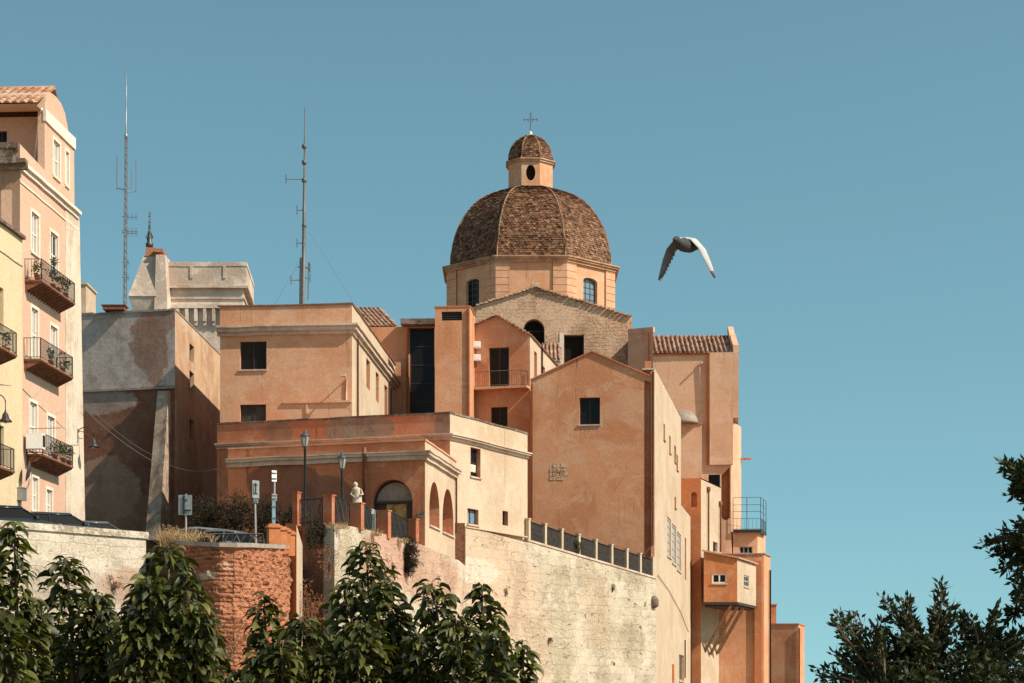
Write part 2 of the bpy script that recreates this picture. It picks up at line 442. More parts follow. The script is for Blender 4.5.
M['terra_old'] = plaster('weathered red plaster', (0.56, 0.215, 0.115), (0.42, 0.145, 0.075), (0.60, 0.30, 0.18), streak=0.9, stain=(0.11, 0.05, 0.035),
    patches=[('e', wp(282, 490, 106), (2.0, 9, 1.7), (0.22, 0.10, 0.068), 1.0, 0.85), ('e', wp(325, 497, 105.2), (1.5, 9, 1.1), (0.24, 0.115, 0.08), 0.9, 0.8),
             ('e', wp(278, 434, 115), (0.9, 5, 0.8), (0.28, 0.18, 0.12), 0.6, 0.6), ('e', wp(340, 430, 114), (0.9, 5, 0.75), (0.30, 0.22, 0.16), 0.35, 0.75),
             ('e', wp(360, 430, 114), (1.0, 5, 0.85), (0.32, 0.25, 0.19), 0.35, 0.8), ('e', wp(380, 430, 114), (0.9, 5, 0.7), (0.30, 0.22, 0.16), 0.35, 0.75),
             ('e', wp(443, 426, 112), (0.5, 5, 0.9), (0.25, 0.19, 0.15), 0.5, 0.7)])
M['red_pier'] = plaster('dark red painted plaster', (0.44, 0.155, 0.085), (0.33, 0.105, 0.058), (0.50, 0.22, 0.13), streak=0.7)
M['grey_infill'] = plaster('grey cement infill', (0.34, 0.265, 0.22), (0.24, 0.18, 0.145), (0.42, 0.34, 0.28), streak=0.8, big=0.8)
M['pink'] = plaster('pink plaster', (0.59, 0.395, 0.295), (0.54, 0.34, 0.24), (0.62, 0.44, 0.345), streak=0.2, bump=0.25, mott=0.5)
M['yellow'] = plaster('yellow plaster', (0.61, 0.495, 0.325), (0.56, 0.445, 0.28), (0.64, 0.535, 0.38), streak=0.2, bump=0.25, mott=0.5)
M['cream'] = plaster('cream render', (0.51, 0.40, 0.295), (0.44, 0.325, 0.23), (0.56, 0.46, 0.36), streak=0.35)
M['grey_block'] = plaster('grey over brown render', (0.24, 0.105, 0.065), (0.17, 0.07, 0.045), (0.30, 0.15, 0.10), streak=0.4, bump=0.5,
    patches=[('e', wp(108, 490, 122), (2.0, 20, 2.1), (0.42, 0.27, 0.19), 1.4, 0.75), ('e', wp(100, 515, 122), (6, 20, 1.5), (0.36, 0.21, 0.14), 1.4, 0.6),
             ('e', wp(100, 398, 122), (2.2, 20, 0.8), (0.42, 0.33, 0.30), 1.8, 0.8),
             ('z', Z(388, 121.8), (0.49, 0.425, 0.395), 0.5), ('e', wp(150, 350, 121.5), (1.2, 3, 2.0), (0.30, 0.17, 0.12), 2.4, 0.8),
             ('e', wp(157, 322, 121.5), (1.3, 3, 1.0), (0.32, 0.19, 0.14), 2.4, 0.75)])
M['pale_render'] = plaster('pale chalky render', (0.60, 0.52, 0.42), (0.48, 0.39, 0.29), (0.66, 0.59, 0.50), streak=0.6, mott=0.9, big=0.5)
M['buttress'] = plaster('grey buttress render', (0.40, 0.30, 0.225), (0.24, 0.16, 0.12), (0.56, 0.46, 0.36), streak=0.7, mott=1.0, big=0.5)
M['block_side'] = plaster('ochre render', (0.54, 0.37, 0.235), (0.38, 0.21, 0.13), (0.60, 0.46, 0.33), streak=0.6)
M['stone_trim'] = plaster('weathered trim', (0.58, 0.46, 0.37), (0.38, 0.26, 0.19), (0.64, 0.54, 0.45), streak=0.7, bump=0.4, big=0.5)
M['rib'] = plaster('mossy brown mortar', (0.24, 0.145, 0.095), (0.11, 0.06, 0.04), (0.38, 0.26, 0.17), streak=0.6, big=0.8)
M['drum_trim'] = plaster('sooty peach trim', (0.46, 0.27, 0.17), (0.24, 0.13, 0.08), (0.56, 0.36, 0.24), streak=0.8, big=0.6)
M['white_trim'] = plaster('whitewashed trim', (0.74, 0.66, 0.57), (0.66, 0.56, 0.47), (0.78, 0.72, 0.65), streak=0.25, bump=0.2)
M['dark_stone'] = plaster('dark weathered stone', (0.17, 0.12, 0.095), (0.07, 0.05, 0.04), (0.36, 0.31, 0.27), streak=0.8, bump=0.9, big=0.9)
M['tower_stone'] = masonry('pale limestone', (0.68, 0.56, 0.465), (0.62, 0.50, 0.415), (0.50, 0.39, 0.32), 0.9, 0.42, bump=0.3, plasterc=(0.70, 0.59, 0.495), pl=(0.42, 0.56), rag=0.08)
M['rubble'] = masonry('rubble stone', (0.66, 0.435, 0.295), (0.58, 0.365, 0.24), (0.48, 0.295, 0.19), 0.55, 0.30, bump=0.9, rag=0.6, plasterc=(0.67, 0.455, 0.315), pl=(0.46, 0.60), msize=0.02, holes=0.7)
M['brick'] = masonry('red brick', (0.58, 0.24, 0.135), (0.38, 0.135, 0.07), (0.40, 0.20, 0.125), 0.40, 0.17, bump=0.9, rag=0.25, msize=0.028, holes=1.0, patches=[(wp(206, 575, 78.6), (.5, 9, .22), (.62, .50, .42), 1.6, .9), (wp(228, 566, 78.6), (.3, 9, .2), (.62, .46, .38), 1.6, .8), (wp(196, 598, 78.6), (.35, 9, .22), (.62, .50, .42), 1.6, .9), (wp(262, 590, 80), (1.7, 9, 2.2), (.58, .26, .15), 1.0, .55)])
M['rough'] = masonry('crumbling brick and stone', (0.46, 0.19, 0.105), (0.38, 0.18, 0.11), (0.32, 0.19, 0.13), 0.40, 0.17, bump=1.0, rag=0.3, plasterc=(0.50, 0.34, 0.24), pl=(0.50, 0.62), holes=0.8)
M['ashlar'] = masonry('pale ashlar', (0.62, 0.545, 0.445), (0.57, 0.49, 0.39), (0.40, 0.325, 0.245), 1.25, 0.52, bump=0.6, rag=0.25, plasterc=(0.65, 0.585, 0.49), pl=(0.44, 0.60), msize=0.014, holes=0.8, patches=[(wp(60, 590, 82), (3.5, 9, .9), (.36, .31, .25), 1.4, .55), (wp(125, 585, 84), (1.0, 9, .8), (.45, .27, .2), 1.4, .5)])
M['rampart'] = masonry('eroded cream rampart stone', (0.58, 0.49, 0.365), (0.55, 0.455, 0.335), (0.47, 0.38, 0.27), 1.3, 0.55, bump=0.9, rag=0.5, plasterc=(0.60, 0.525, 0.415), pl=(0.42, 0.56), msize=0.010, holes=1.0,
    patches=[(wp(488, 585, 115), (3.6, 9, 4.2), (0.60, 0.44, 0.325), 1.2, 0.8), (wp(520, 640, 117), (2.4, 9, 6), (0.58, 0.43, 0.32), 1.2, 0.6), (wp(482, 566, 110.5), (2.0, 9, 0.8), (0.70, 0.62, 0.53), 1.6, 0.6),
             (wp(385, 560, 98), (1.1, 9, 1.5), (0.55, 0.26, 0.20), 0.9, 0.6), (wp(430, 575, 103.5), (1.6, 9, 1.6), (0.56, 0.30, 0.22), 1.0, 0.6), (wp(595, 615, 126), (1.2, 9, 2.4), (0.52, 0.38, 0.26), 2.2, 0.4)])
M['concrete'] = plaster('grey coping', (0.32, 0.275, 0.235), (0.22, 0.18, 0.15), (0.40, 0.35, 0.30), streak=0.5, big=0.9)
M['glass'] = flat('dark window glass', (0.014, 0.012, 0.012), 0.15, spec=0.14)
M['grey_sheen_glass'] = flat('window glass with painted grey sheen', (0.055, 0.045, 0.04), 0.3, spec=0.25, var=0.6, scale=1.5)  # grey reflection on the pane put into its base colour
M['black_void'] = flat('dark interior', (0.02, 0.014, 0.011), 0.9, spec=0.1)
M['wood_dark'] = flat('dark brown window frame', (0.045, 0.024, 0.017), 0.55)
M['wood_beam'] = flat('bleached timber', (0.42, 0.27, 0.18), 0.85, var=0.5)
M['shutter_white'] = flat('white painted shutter', (0.74, 0.70, 0.64), 0.6, var=0.08)
M['shutter_grey'] = flat('grey painted shutter', (0.38, 0.37, 0.34), 0.6, var=0.2)
M['board'] = flat('ochre boarding', (0.55, 0.30, 0.10), 0.8, var=0.6, scale=3)
M['blue_glass'] = flat('blue window', (0.16, 0.25, 0.32), 0.2)
M['iron'] = flat('black wrought iron', (0.022, 0.019, 0.018), 0.5, spec=0.4)
M['rust'] = flat('rusted iron', (0.24, 0.10, 0.055), 0.8, var=0.5)
M['galv'] = flat('galvanised steel', (0.36, 0.36, 0.36), 0.45, 0.6, var=0.2)
M['fence_panel'] = flat('dark brown fence slats', (0.055, 0.047, 0.043), 0.8, spec=0.1, var=0.5)
M['mast'] = flat('weathered mast steel', (0.15, 0.145, 0.14), 0.6, 0.3, var=0.3)
M['dark_steel'] = flat('dark steel', (0.10, 0.095, 0.095), 0.5, 0.5)
M['lampglass'] = flat('frosted lantern glass', (0.36, 0.33, 0.30), 0.3, var=0.05)
M['white'] = flat('white paint', (0.78, 0.77, 0.75), 0.5, var=0.06)
M['plastic_black'] = flat('black rubber', (0.02, 0.02, 0.02), 0.7)
M['pot'] = flat('terracotta pot', (0.40, 0.14, 0.07), 0.8)
M['coppi'] = islandmat('clay roof tiles', [(0.30, 0.13, 0.075), (0.44, 0.22, 0.13), (0.50, 0.31, 0.20), (0.36, 0.20, 0.13), (0.56, 0.40, 0.28)], bumpy=0.5)
M['coppi_dark'] = islandmat('sooty clay roof tiles', [(0.22, 0.10, 0.065), (0.38, 0.22, 0.15), (0.50, 0.34, 0.24), (0.30, 0.17, 0.11)], bumpy=0.6)
M['scales'] = islandmat('glazed scale tiles', [(0.045, 0.020, 0.012), (0.15, 0.060, 0.030), (0.22, 0.10, 0.050), (0.10, 0.044, 0.024), (0.27, 0.135, 0.070), (0.16, 0.075, 0.040), (0.33, 0.19, 0.105), (0.12, 0.054, 0.030)], rough=0.6, bumpy=0.6, spec=0.2)
M['leaf'] = islandmat('glossy drooping leaves', [(0.015, 0.017, 0.005), (0.044, 0.049, 0.010), (0.125, 0.128, 0.024), (0.026, 0.030, 0.007), (0.072, 0.077, 0.015), (0.022, 0.025, 0.007)], rough=0.5, bumpy=0, transl=0.22, spec=0.35)
M['leaf_dark'] = islandmat('small dark leaves', [(0.020, 0.026, 0.010), (0.032, 0.040, 0.014), (0.055, 0.060, 0.022)], rough=0.6, bumpy=0, transl=0.10, spec=0.18)
M['leaf_bush'] = islandmat('dull shrub leaves', [(0.016, 0.013, 0.008), (0.030, 0.024, 0.013), (0.05, 0.036, 0.02)], rough=0.7, bumpy=0, transl=0.1)
M['leaf_pot'] = islandmat('pot plant leaves', [(0.03, 0.05, 0.02), (0.07, 0.09, 0.035), (0.05, 0.05, 0.02)], rough=0.6, bumpy=0, transl=0.15)
M['straw'] = islandmat('dry grass', [(0.36, 0.23, 0.13), (0.50, 0.35, 0.21), (0.28, 0.17, 0.10)], rough=0.9, bumpy=0, transl=0.15)
M['rust_weed'] = islandmat('rust-red dry weed', [(0.25, 0.09, 0.05), (0.34, 0.15, 0.08), (0.20, 0.10, 0.06)], rough=0.9, bumpy=0, transl=0.1)
M['bark'] = plaster('bark', (0.16, 0.11, 0.075), (0.09, 0.06, 0.04), (0.22, 0.17, 0.12), streak=0.5, bump=1.0, big=2.0)
M['ground'] = plaster('dry earth', (0.30, 0.22, 0.14), (0.20, 0.16, 0.09), (0.36, 0.27, 0.18), streak=0, big=0.08)
M['asphalt'] = plaster('asphalt', (0.055, 0.052, 0.05), (0.04, 0.038, 0.037), (0.07, 0.067, 0.064), streak=0, big=0.3)

# ------------------------------------------------------------------ the setting: low ground, hill street
bm = BM(); S = 4000
for i in range(-4, 4):
    for j in range(-4, 4):
        q = [Vector((a * S / 4, b * S / 4, 0)) for a, b in ((i, j), (i + 1, j), (i + 1, j + 1), (i, j + 1))]
        face(bm, q, 0, Vector((0, 0, 1)))
tag(mesh('ground', bm, M['ground']), kind='structure')
edge = [(-34, 70, 11.6), (X(0, 79.6), 79.6, 11.6), (X(143, 85.6), 85.6, 11.5), (X(190, 82), 82, 10.85), (X(236, 80.5), 80.5, 10.85), (X(283, 84.5), 84.5, 10.9),
        (X(292, 97), 97, 11.9), (X(333, 94), 94, 12.9), (X(420, 103.6), 103.6, 12.9), (X(454, 109.5), 109.5, 12.6), (X(460, 114), 114, 12.6), (X(525, 121.2), 121.2, 13.9), (X(640, 133), 133, 12.8)]
far = [(-50, 178, 13.5), (-38, 178, 13.5), (-30, 178, 13.6), (-24, 178, 13.6), (-20, 178, 13.6), (-16, 178, 13.6), (-12, 178, 13.6), (-8, 178, 13.6), (-4, 178, 13.6), (-2, 178, 13.6), (0, 178, 13.6), (3, 178, 13.6), (10, 178, 13.6)]
bm = BM()
for i in range(len(edge) - 1):
    a, b, c, d = Vector(edge[i]), Vector(edge[i + 1]), Vector(far[i + 1]), Vector(far[i])
    n = 8
    for k in range(n):
        face(bm, [a.lerp(d, k / n), b.lerp(c, k / n), b.lerp(c, (k + 1) / n), a.lerp(d, (k + 1) / n)], 0, Vector((0, 0, 1)))
    face(bm, [a, b, Vector((b.x, b.y, -0.5)), Vector((a.x, a.y, -0.5))], 0)
tag(mesh('street', bm, M['asphalt']), kind='structure')
SZ = 10.4   # foot of the hill houses

# ------------------------------------------------------------------ pink apartment house, far left
def Yp(u, off=0.0):                       # depth of the pink facade plane at column u
    k = (u - 512) / F
    return (-22.9 + off - 0.061 * 106) / (k - 0.061)
pk = Bld('apartment_house', 'tall pink house with three long iron balconies, white cornice and tiled attic roof', 'house', M['pink'])
Cp, Bp = pl(20, Yp(20)), pl(78.6, Yp(78.6))
Ap = Cp + Vector((-12, 0.73))
ztop = Z(144, Yp(20))
wf = pk.wall(Ap, Cp, ztop, SZ)
wr = pk.wall(Cp, Bp, [(20, 144), (44.5, 170), (44.6, 108), (46, 94), (50, 92), (56, 96.5), (61, 103), (65, 113), (67.5, 126), (68.5, 133.5), (74, 140), (74.6, 213), (78.6, 217)], SZ)
wr.top[0] = (0, ztop)
for u0, u1, v0, v1, kind in ((31, 38.5, 214, 254, 'w'), (50, 57.5, 234, 276, 'd'), (31, 37.5, 309, 360, 'w'), (50, 57, 327, 372, 'w'), (29.5, 36.5, 403, 450, 'w'), (47, 54, 417, 466, 'w'),
                           (32, 37.5, 478, 512, 'w'), (46, 51.5, 490, 520, 'w'), (53, 59.5, 142, 178, 'w'), (65.2, 68.4, 152, 186, 'w')):
    pk.window(wr, u0, u1, v0, v1, depth=0.12, mul=(2, 2), fr=0.10, frame=M['shutter_white'], pane=M['shutter_grey'] if kind == 'w' else M['glass'], surround=0.16, pname='shutter' if kind == 'w' else 'pane', sill=True, smat=M['white_trim'])
for u0, u1, v0, v1 in ((1, 12, 190, 232),):
    pk.window(wf, u0, u1, v0, v1, depth=0.15, mul=(2, 1), fr=0.1, frame=M['shutter_white'], pane=M['shutter_grey'], pname='shutter')
aw_c = pl(44.5, Yp(44.5)) + Vector((-.30, 1.4)); aw_a = aw_c + Vector((-12, 0.73))
wat = Wall(aw_a, aw_c); wat.zb = ztop - 3; zat = Z(108, Yp(44.5)) - 0.02; wat.top = [(0, zat), (wat.L, zat)]; pk.walls.append(wat)
pk.window(wat, -4, 7, 131, 147, depth=0.15, frame=M['wood_dark'], sill=False)
jb = BM(); jc = pl(44.5, Yp(44.5)); box8(jb, [Vector((x, y, z_)) for z_ in (ztop - 1, zat + .02) for x, y in ((jc.x - .34, jc.y + .03), (jc.x - .005, jc.y + .008), (jc.x + .06, jc.y + 1.5), (jc.x - .30, jc.y + 1.5))]); JAMB = jb
D = Vector((-12, 0.73))
pk.extra.append(('ex', wr, D, False))
pk.body()
pk.part('attic_jamb', JAMB, M['pink'])
bm = BM(); zc = Z(165, Yp(23)); chain = [Ap, Cp, pl(77, Yp(77))]
band(bm, chain[1:], [([zc] * 2, -0.36, -0.14, 0.12), ([zc] * 2, -0.14, 0.02, 0.26), ([zc] * 2, -0.95, -0.87, 0.05)])
pk.part('cornice', bm, M['white_trim'])
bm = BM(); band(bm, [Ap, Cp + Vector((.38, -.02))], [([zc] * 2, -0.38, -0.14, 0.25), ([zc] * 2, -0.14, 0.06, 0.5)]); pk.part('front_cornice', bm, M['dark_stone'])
bm = BM()
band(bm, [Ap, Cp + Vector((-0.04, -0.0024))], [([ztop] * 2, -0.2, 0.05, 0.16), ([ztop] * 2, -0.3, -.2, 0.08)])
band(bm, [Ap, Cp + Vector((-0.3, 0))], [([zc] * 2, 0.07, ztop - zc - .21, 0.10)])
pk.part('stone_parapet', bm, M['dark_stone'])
bm = BM(); z1 = Z(109, Yp(45)); band(bm, [pl(44.3, Yp(44.3)), pl(74.2, Yp(74.2))], [([z1] * 2, -0.62, -0.02, 0.09)])
pk.part('white_band', bm, M['white_trim'])
bm = BM(); q0, q1 = pl(65, Yp(65)), pl(85.8, Yp(85.8)); wq = Wall(q0, q1); zt_ = Z(220, Yp(78.6)); l2 = wq.s_(79)
box8(bm, [wq.pt(0, SZ, .04), wq.pt(wq.L, SZ, .04), wq.pt(wq.L, SZ, -1.5), wq.pt(0, SZ, -1.5), wq.pt(0, zt_, .035), wq.pt(l2, zt_, .035), wq.pt(l2, zt_, -1.5), wq.pt(0, zt_, -1.5)])
pk.part('end_pilaster', bm, M['pale_render'])
bm = BM(); e1 = Vector((*(pl(44.5, Yp(44.5))), Z(106, Yp(44.5)) - 0.05)); e1 += Vector((-0.22, -1.15, -0.12)); e0 = e1 + Vector((-12, 0.73, 0))
coppi(bm, e0, e1, Vector((0.15, 3.7, 1.85)), 30, 0.10, rows=9)
face(bm, [e0 + Vector((0, 0, -0.05)), e1 + Vector((0, 0, -0.05)), e1 + Vector((0.1, 1.3, -0.05)), e0 + Vector((0, 1.3, -0.05))], 0)
rt = e0 + Vector((0.15, 3.7, 1.85)); rt1 = e1 + Vector((0.15, 3.7, 1.85))
face(bm, [rt, rt1, rt1 + Vector((0.1, 3.2, -1.9)), rt + Vector((0.1, 3.2, -1.9))], 0)
tube(bm, [rt, rt1], 0.12, 8)
pk.part('roof', bm, M['coppi'])
bm = BM(); c0 = P(40, 114, Yp(44.5) + .4); tube(bm, [P(42, 109, Yp(44) - 0.3), c0, P(34.5, 162, Yp(44.5) + 1.0)], 0.06, 8)
pk.part('downpipe', bm, M['white'])

def balcony(b, wl, u0, u1, z, proj, h=1.0, joists=14, planks=True):
    """slab on brackets with an iron railing, on wall wl from column u0 to u1"""
    s0, s1 = wl.s_(u0), wl.s_(u1)
    bm = BM(); wl.box(bm, s0, s1, z - 0.10, z, -0.05, proj)
    for i in range(joists):
        s = s0 + 0.06 + (s1 - s0 - 0.18) * i / (joists - 1)
        q = [wl.pt(s, z - 0.55, 0), wl.pt(s + 0.07, z - 0.55, 0), wl.pt(s + 0.07, z - 0.16, proj - 0.05), wl.pt(s, z - 0.16, proj - 0.05),
             wl.pt(s, z - 0.101, 0), wl.pt(s + 0.07, z - 0.101, 0), wl.pt(s + 0.07, z - 0.101, proj - 0.05), wl.pt(s, z - 0.101, proj - 0.05)]
        box8(bm, q)
    bo = b.part('balcony', bm, M['rust'])
    bm = BM(); railing(bm, [wl.pt(s0 + 0.03, z, 0), wl.pt(s0 + 0.03, z, proj - 0.04), wl.pt(s1 - 0.03, z, proj - 0.04), wl.pt(s1 - 0.03, z, 0)], h, 0.14, 0.012, 0.02)
    mesh('railing', bm, M['iron'], bo)
    return wl, s0, s1, z, proj
BAL = []
for u0, u1, v in ((24.5, 59, 279.5), (23.5, 57, 358.5), (26, 57, 454)):
    Yn = Yp(u0); BAL.append(balcony(pk, wr, u0, u1, Z(v, Yn), 0.85))

# yellow house in front of it
ye = Bld('townhouse', 'pale yellow house at the left picture edge beside the pink one', 'house', M['yellow'])
Yy = lambda u: Yp(u, 0.06)
Cy, By = pl(-70, Yy(-70)), pl(22.3, Yy(22.3)); zy = Z(221, Yy(0))
wy = ye.wall(Cy, By, zy, SZ)
ye.window(wy, -6, 3.5, 286, 330, depth=0.25, frame=M['wood_dark'], pane=M['board'])
ye.window(wy, -4, 4, 425, 466, depth=0.2, frame=M['wood_dark'], pane=M['shutter_grey'])
ye.extra.append(('ex', wy, Vector((-10, 0.6)), False)); ye.body()
bm = BM(); band(bm, [Cy, By], [([zy] * 2, -0.10, 0.06, 0.18)]); ye.part('coping', bm, M['dark_stone'])
bm = BM(); band(bm, [Cy, By], [([Z(250, Yy(0))] * 2, -0.05, 0.0, 0.05)]); ye.part('string_course', bm, M['stone_trim'])
BAL.append(balcony(ye, wy, -22, -4, Z(352, Yy(-10)), 1.0, joists=7)); BAL.append(balcony(ye, wy, -22, -6.5, Z(470, Yy(-10)), 1.0, joists=7))

# ------------------------------------------------------------------ grey block with the sloping buttress
gb = Bld('tenement_block', 'blind block with peeling grey render above brown render and a sloping buttress', 'house', M['grey_block'])
Ag, Cg, Bg = pl(78, 122.7), pl(175, 121), pl(221, 137.2); zg = Z(309.5, 121)
wg = gb.wall(Ag, Cg, [(78, 315), (100, 312.5), (128, 311.5), (132, 309.5), (150, 311), (175, 309.5)], SZ)
wg.top[-1] = (wg.L, zg)
gs = Wall(Cg, Bg); gs.zb = SZ; gs.top = [(0, zg), (gs.L, zg)]; gb.walls.append(gs)
gb.window(gs, 189.5, 194, 345, 362, depth=0.3, sill=False, mul=(1, 1)); gb.window(gs, 189.5, 194, 372, 392, depth=0.3, sill=False, mul=(1, 1)); gb.window(gs, 189.5, 194, 420, 440, depth=0.3, sill=False, mul=(1, 1))
gb.extra.append(('ex', wg, Bg - Cg, False))
# side wall carries its own ochre render: separate mesh
gb.drop(gs); gb.body()
gbs = BM(); gs.build(gbs); gb.part('side_wall', gbs, M['block_side'])
bm = BM(); wg.box(bm, 0, wg.L, Z(388, 121.6) - 0.12, Z(388, 121.6), -0.05, 0.12); gb.part('ledge', bm, M['concrete'])
bm = BM(); rnd = random.Random(2)
for s in range(12): wg.box(bm, wg.L * s / 12, wg.L * (s + 1) / 12 - 0.01, zg - 0.06, zg + 0.05 + rnd.uniform(-0.03, 0.05), -0.4, 0.05)
gs.box(bm, 0.02, gs.L, zg - 0.02, zg + 0.06, -0.4, 0.04); gb.part('coping', bm, M['concrete'])
bm = BM()       # buttress: two sides tapering upward
yt, yb = 120.6, 117.6
t0, t1, bo0, bo1 = P(157.5, 391, yt + .35), P(168.5, 391, yt), P(145, 540, yb + .55), P(159, 540, yb)
bk = [Vector((bo0.x, 122.4, bo0.z)), Vector((bo1.x + 0.1, 122.4, bo1.z))]; tk = [Vector((t0.x, 122.2, t0.z)), Vector((t1.x + 0.1, 122.2, t1.z))]
box8(bm, [bo0, bo1, bk[1], bk[0], t0, t1, tk[1], tk[0]]); gb.part('buttress', bm, M['buttress'])
bm = BM(); rnd = random.Random(5)
for k in range(16): 
    s = 6 + k * 0.6; p = gs.pt(s, zg + 0.12, -0.5); box(bm, p, (0.7, 0.35, 0.12 + 0.1 * rnd.random()), rnd.uniform(-.2, .2))
gb.part('roof_tiles', bm, M['coppi'])
# rooftop hut left of the antenna
bm = BM(); box(bm, P(84, 306, 130), (0.9, 3, 2.2)); box(bm, P(84, 288.5, 130), (1.1, 3.2, 0.12)); hut = tag(mesh('rooftop_hut', bm, M['cream']), 'small cream rooftop hut peeping over the grey block beside the pink house', 'hut')
bm = BM(); p = P(115, 309, 122); box(bm, p, (1.3, 1.0, 0.22)); box(bm, p + Vector((0, 0, .15)), (1.5, 1.1, .06))
tag(mesh('roof_hatch', bm, M['rust']), 'low flat hatch lying on the roof of the grey block', 'hatch')

# ------------------------------------------------------------------ limestone tower behind
tw = Bld('stone_tower', 'pale limestone tower top with corbels behind the terracotta roofs', 'tower', M['tower_stone'])
YT = 170.0
At, Ct, Bt = pl(160, YT), pl(246.5, YT), pl(252.5, YT + 9)
def tbox(u0, u1, v0, v1, grow=0.0):
    a, c, b = pl(u0, YT), pl(u1, YT), None
    return a + Vector((-grow, -grow)), c + Vector((grow, -grow))
z = lambda v: Z(v, YT)
wt = tw.wall(pl(160, YT), pl(243.5, YT), z(285), SZ); wtr = tw.wall(pl(243.5, YT), pl(250.5, YT + 8.5), z(285), SZ)
tw.extra.append(('ex', wt, pl(250.5, YT + 8.5) - pl(243.5, YT), False)); tw.body()
bm = BM(); ch = [pl(160, YT), pl(243.5, YT), pl(250.5, YT + 8.5)]
band(bm, ch, [([z(285)] * 3, -0.1, 1.9, 0.28)]); band(bm, ch, [([z(263)] * 3, -0.35, 0.0, 0.33)])
wt2 = Wall(ch[0], ch[1])
for u in (192, 225): s = wt2.s_(u); wt2.box(bm, s - .12, s + .12, z(279), z(267), 0.2, 0.36)
tw.part('parapet', bm, M['tower_stone'])
bm = BM(); band(bm, ch, [([z(285)] * 3, -0.30, -0.11, 0.42), ([z(297)] * 3, -0.18, 0.0, 0.12)]); tw.part('string_course', bm, M['stone_trim'])
bm = BM()
s0 = wt2.s_(168)
for k in range(10):
    s = s0 + k * 0.76
    wt2.box(bm, s, s + 0.26, z(322), z(309), -0.1, 0.42); wt2.box(bm, s, s + 0.26, z(326), z(322) - .003, -0.1, 0.22)
    for i in range(6):
        a0, a1 = math.pi * i / 6, math.pi * (i + 1) / 6; cx = s + 0.51; r = 0.25
        q = [wt2.pt(cx + r * math.cos(a0), z(309) + r * math.sin(a0) - .25, o) for o in (0.42,)]
wt2.box(bm, 0, wt2.L, z(309) + .002, z(305.5), -0.1, 0.45)
tw.part('corbels', bm, M['tower_stone'])
# corner turret with its finial
bm = BM(); YB = 168.5
def quad_prism(bm, ring0, ring1): box8(bm, ring0 + ring1)
def ring(u0, u1, v, y0, y1): return [P(u0, v, y0), P(u1, v, y0), Vector((X(u1, y0) , y1, Z(v, y0))), Vector((X(u0, y0), y1, Z(v, y0)))]
quad_prism(bm, ring(135, 156, 319, YB, YB + 3), ring(128.5, 156, 296, YB - .5, YB + 3))
quad_prism(bm, ring(128, 156, 295.9, YB - .55, YB + 3), ring(130, 156, 289, YB - .4, YB + 3))
quad_prism(bm, ring(131, 156, 288.9, YB - .4, YB + 3), ring(143.5, 157, 256, YB + .5, YB + 2.6))
quad_prism(bm, ring(153.5, 168.5, 330, YB - .7, YB + 2.4), ring(156, 165, 254.5, YB - .2, YB + 2.2))
tw.part('corner_turret', bm, M['tower_stone'])
bm = BM(); quad_prism(bm, ring(145, 156, 256, YB + .4, YB + 2.4), ring(146, 155, 247.5, YB + .6, YB + 2.2)); box(bm, P(160.5, 253, YB + 1), (0.75, 2.2, 0.28)); tw.part('brick_cap', bm, M['brick'])
bm = BM(); c = P(149.5, 247, YB + 1.2)
lathe(bm, c, [(0.30, 0), (0.34, 0.25), (0.2, 0.45), (0.24, 0.7), (0.12, 0.9), (0.15, 1.2), (0.07, 1.5), (0.1, 1.75), (0.05, 2.0), (0.03, 3.0)], 8)
for k in range(8):
    a = k * math.pi / 4; tube(bm, [c + Vector((0, 0, .5)), c + Vector((.32 * math.cos(a), .32 * math.sin(a), .8)), c + Vector((.1 * math.cos(a), .1 * math.sin(a), 1.3))], .025, 4)
for h_ in (1.6, 2.1, 2.6): box(bm, c + Vector((0, 0, h_)), (.22, .04, .08)); box(bm, c + Vector((0.05, 0, h_ + .2)), (.1, .04, .1))
tw.part('finial', bm, M['dark_steel'])

# ------------------------------------------------------------------ upper terracotta palace (left of centre)
TERP = M['terra_pale']
b1 = Bld('palace_wing', 'terracotta palace wing with flat roof, stone cornice and sunlit side', 'palace', TERP)
A1, C1, B1 = pl(220, 118.9), pl(352, 118), pl(398.5, 141.5); z1 = Z(304, 118)
w1 = b1.wall(A1, C1, z1, SZ); w1r = b1.wall(C1, B1, z1, SZ)
b1.extra.append(('ex', w1, B1 - C1, False))
b1.window(w1, 240, 266.5, 341.5, 369.5, mul=(2, 1)); b1.window(w1, 240, 266, 404.5, 424, mul=(2, 1), pane=M['grey_sheen_glass'])
for u0, u1, v0, v1 in ((366.3, 370, 360, 389), (375.8, 378.8, 373, 402), (384.5, 387.5, 386, 416)): b1.window(w1r, u0, u1, v0, v1, mul=(1, 1), depth=0.35, sill=False)
b1.drop(w1r); b1.body()
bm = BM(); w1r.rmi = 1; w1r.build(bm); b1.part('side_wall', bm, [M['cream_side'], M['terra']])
bm = BM(); ch = [A1 + (A1 - C1).normalized() * .15, C1, B1]; zz = [Z(328, 118)] * 3
band(bm, ch, [(zz, -.34, -.12, .12), (zz, -.12, .12, .30), (zz, .12, .24, .42)])
b1.part('cornice', bm, M['stone_trim'])
bm = BM(); band(bm, ch, [([z1] * 3, -.02, .07, .07)]); b1.part('coping', bm, M['rust'])
for wl, u, v0, v1 in ((w1r, 356.2, 335, 425), (w1r, 390, 388, 425)):
    bm = BM(); tube(bm, [wl.at(u, v0, .1), wl.at(u, v1, .1)], .06, 6); b1.part('downpipe', bm, M['rust'])
bm = BM(); zl = w1.z(318, 402); w1.box(bm, w1.s_(283), w1.L, zl - .06, zl + .06, -.02, .12); w1.box(bm, w1.s_(306), w1.s_(308), w1.z(307, 420), zl - .06, -.02, .08); b1.part('pipe_run', bm, M['terra_pale'])
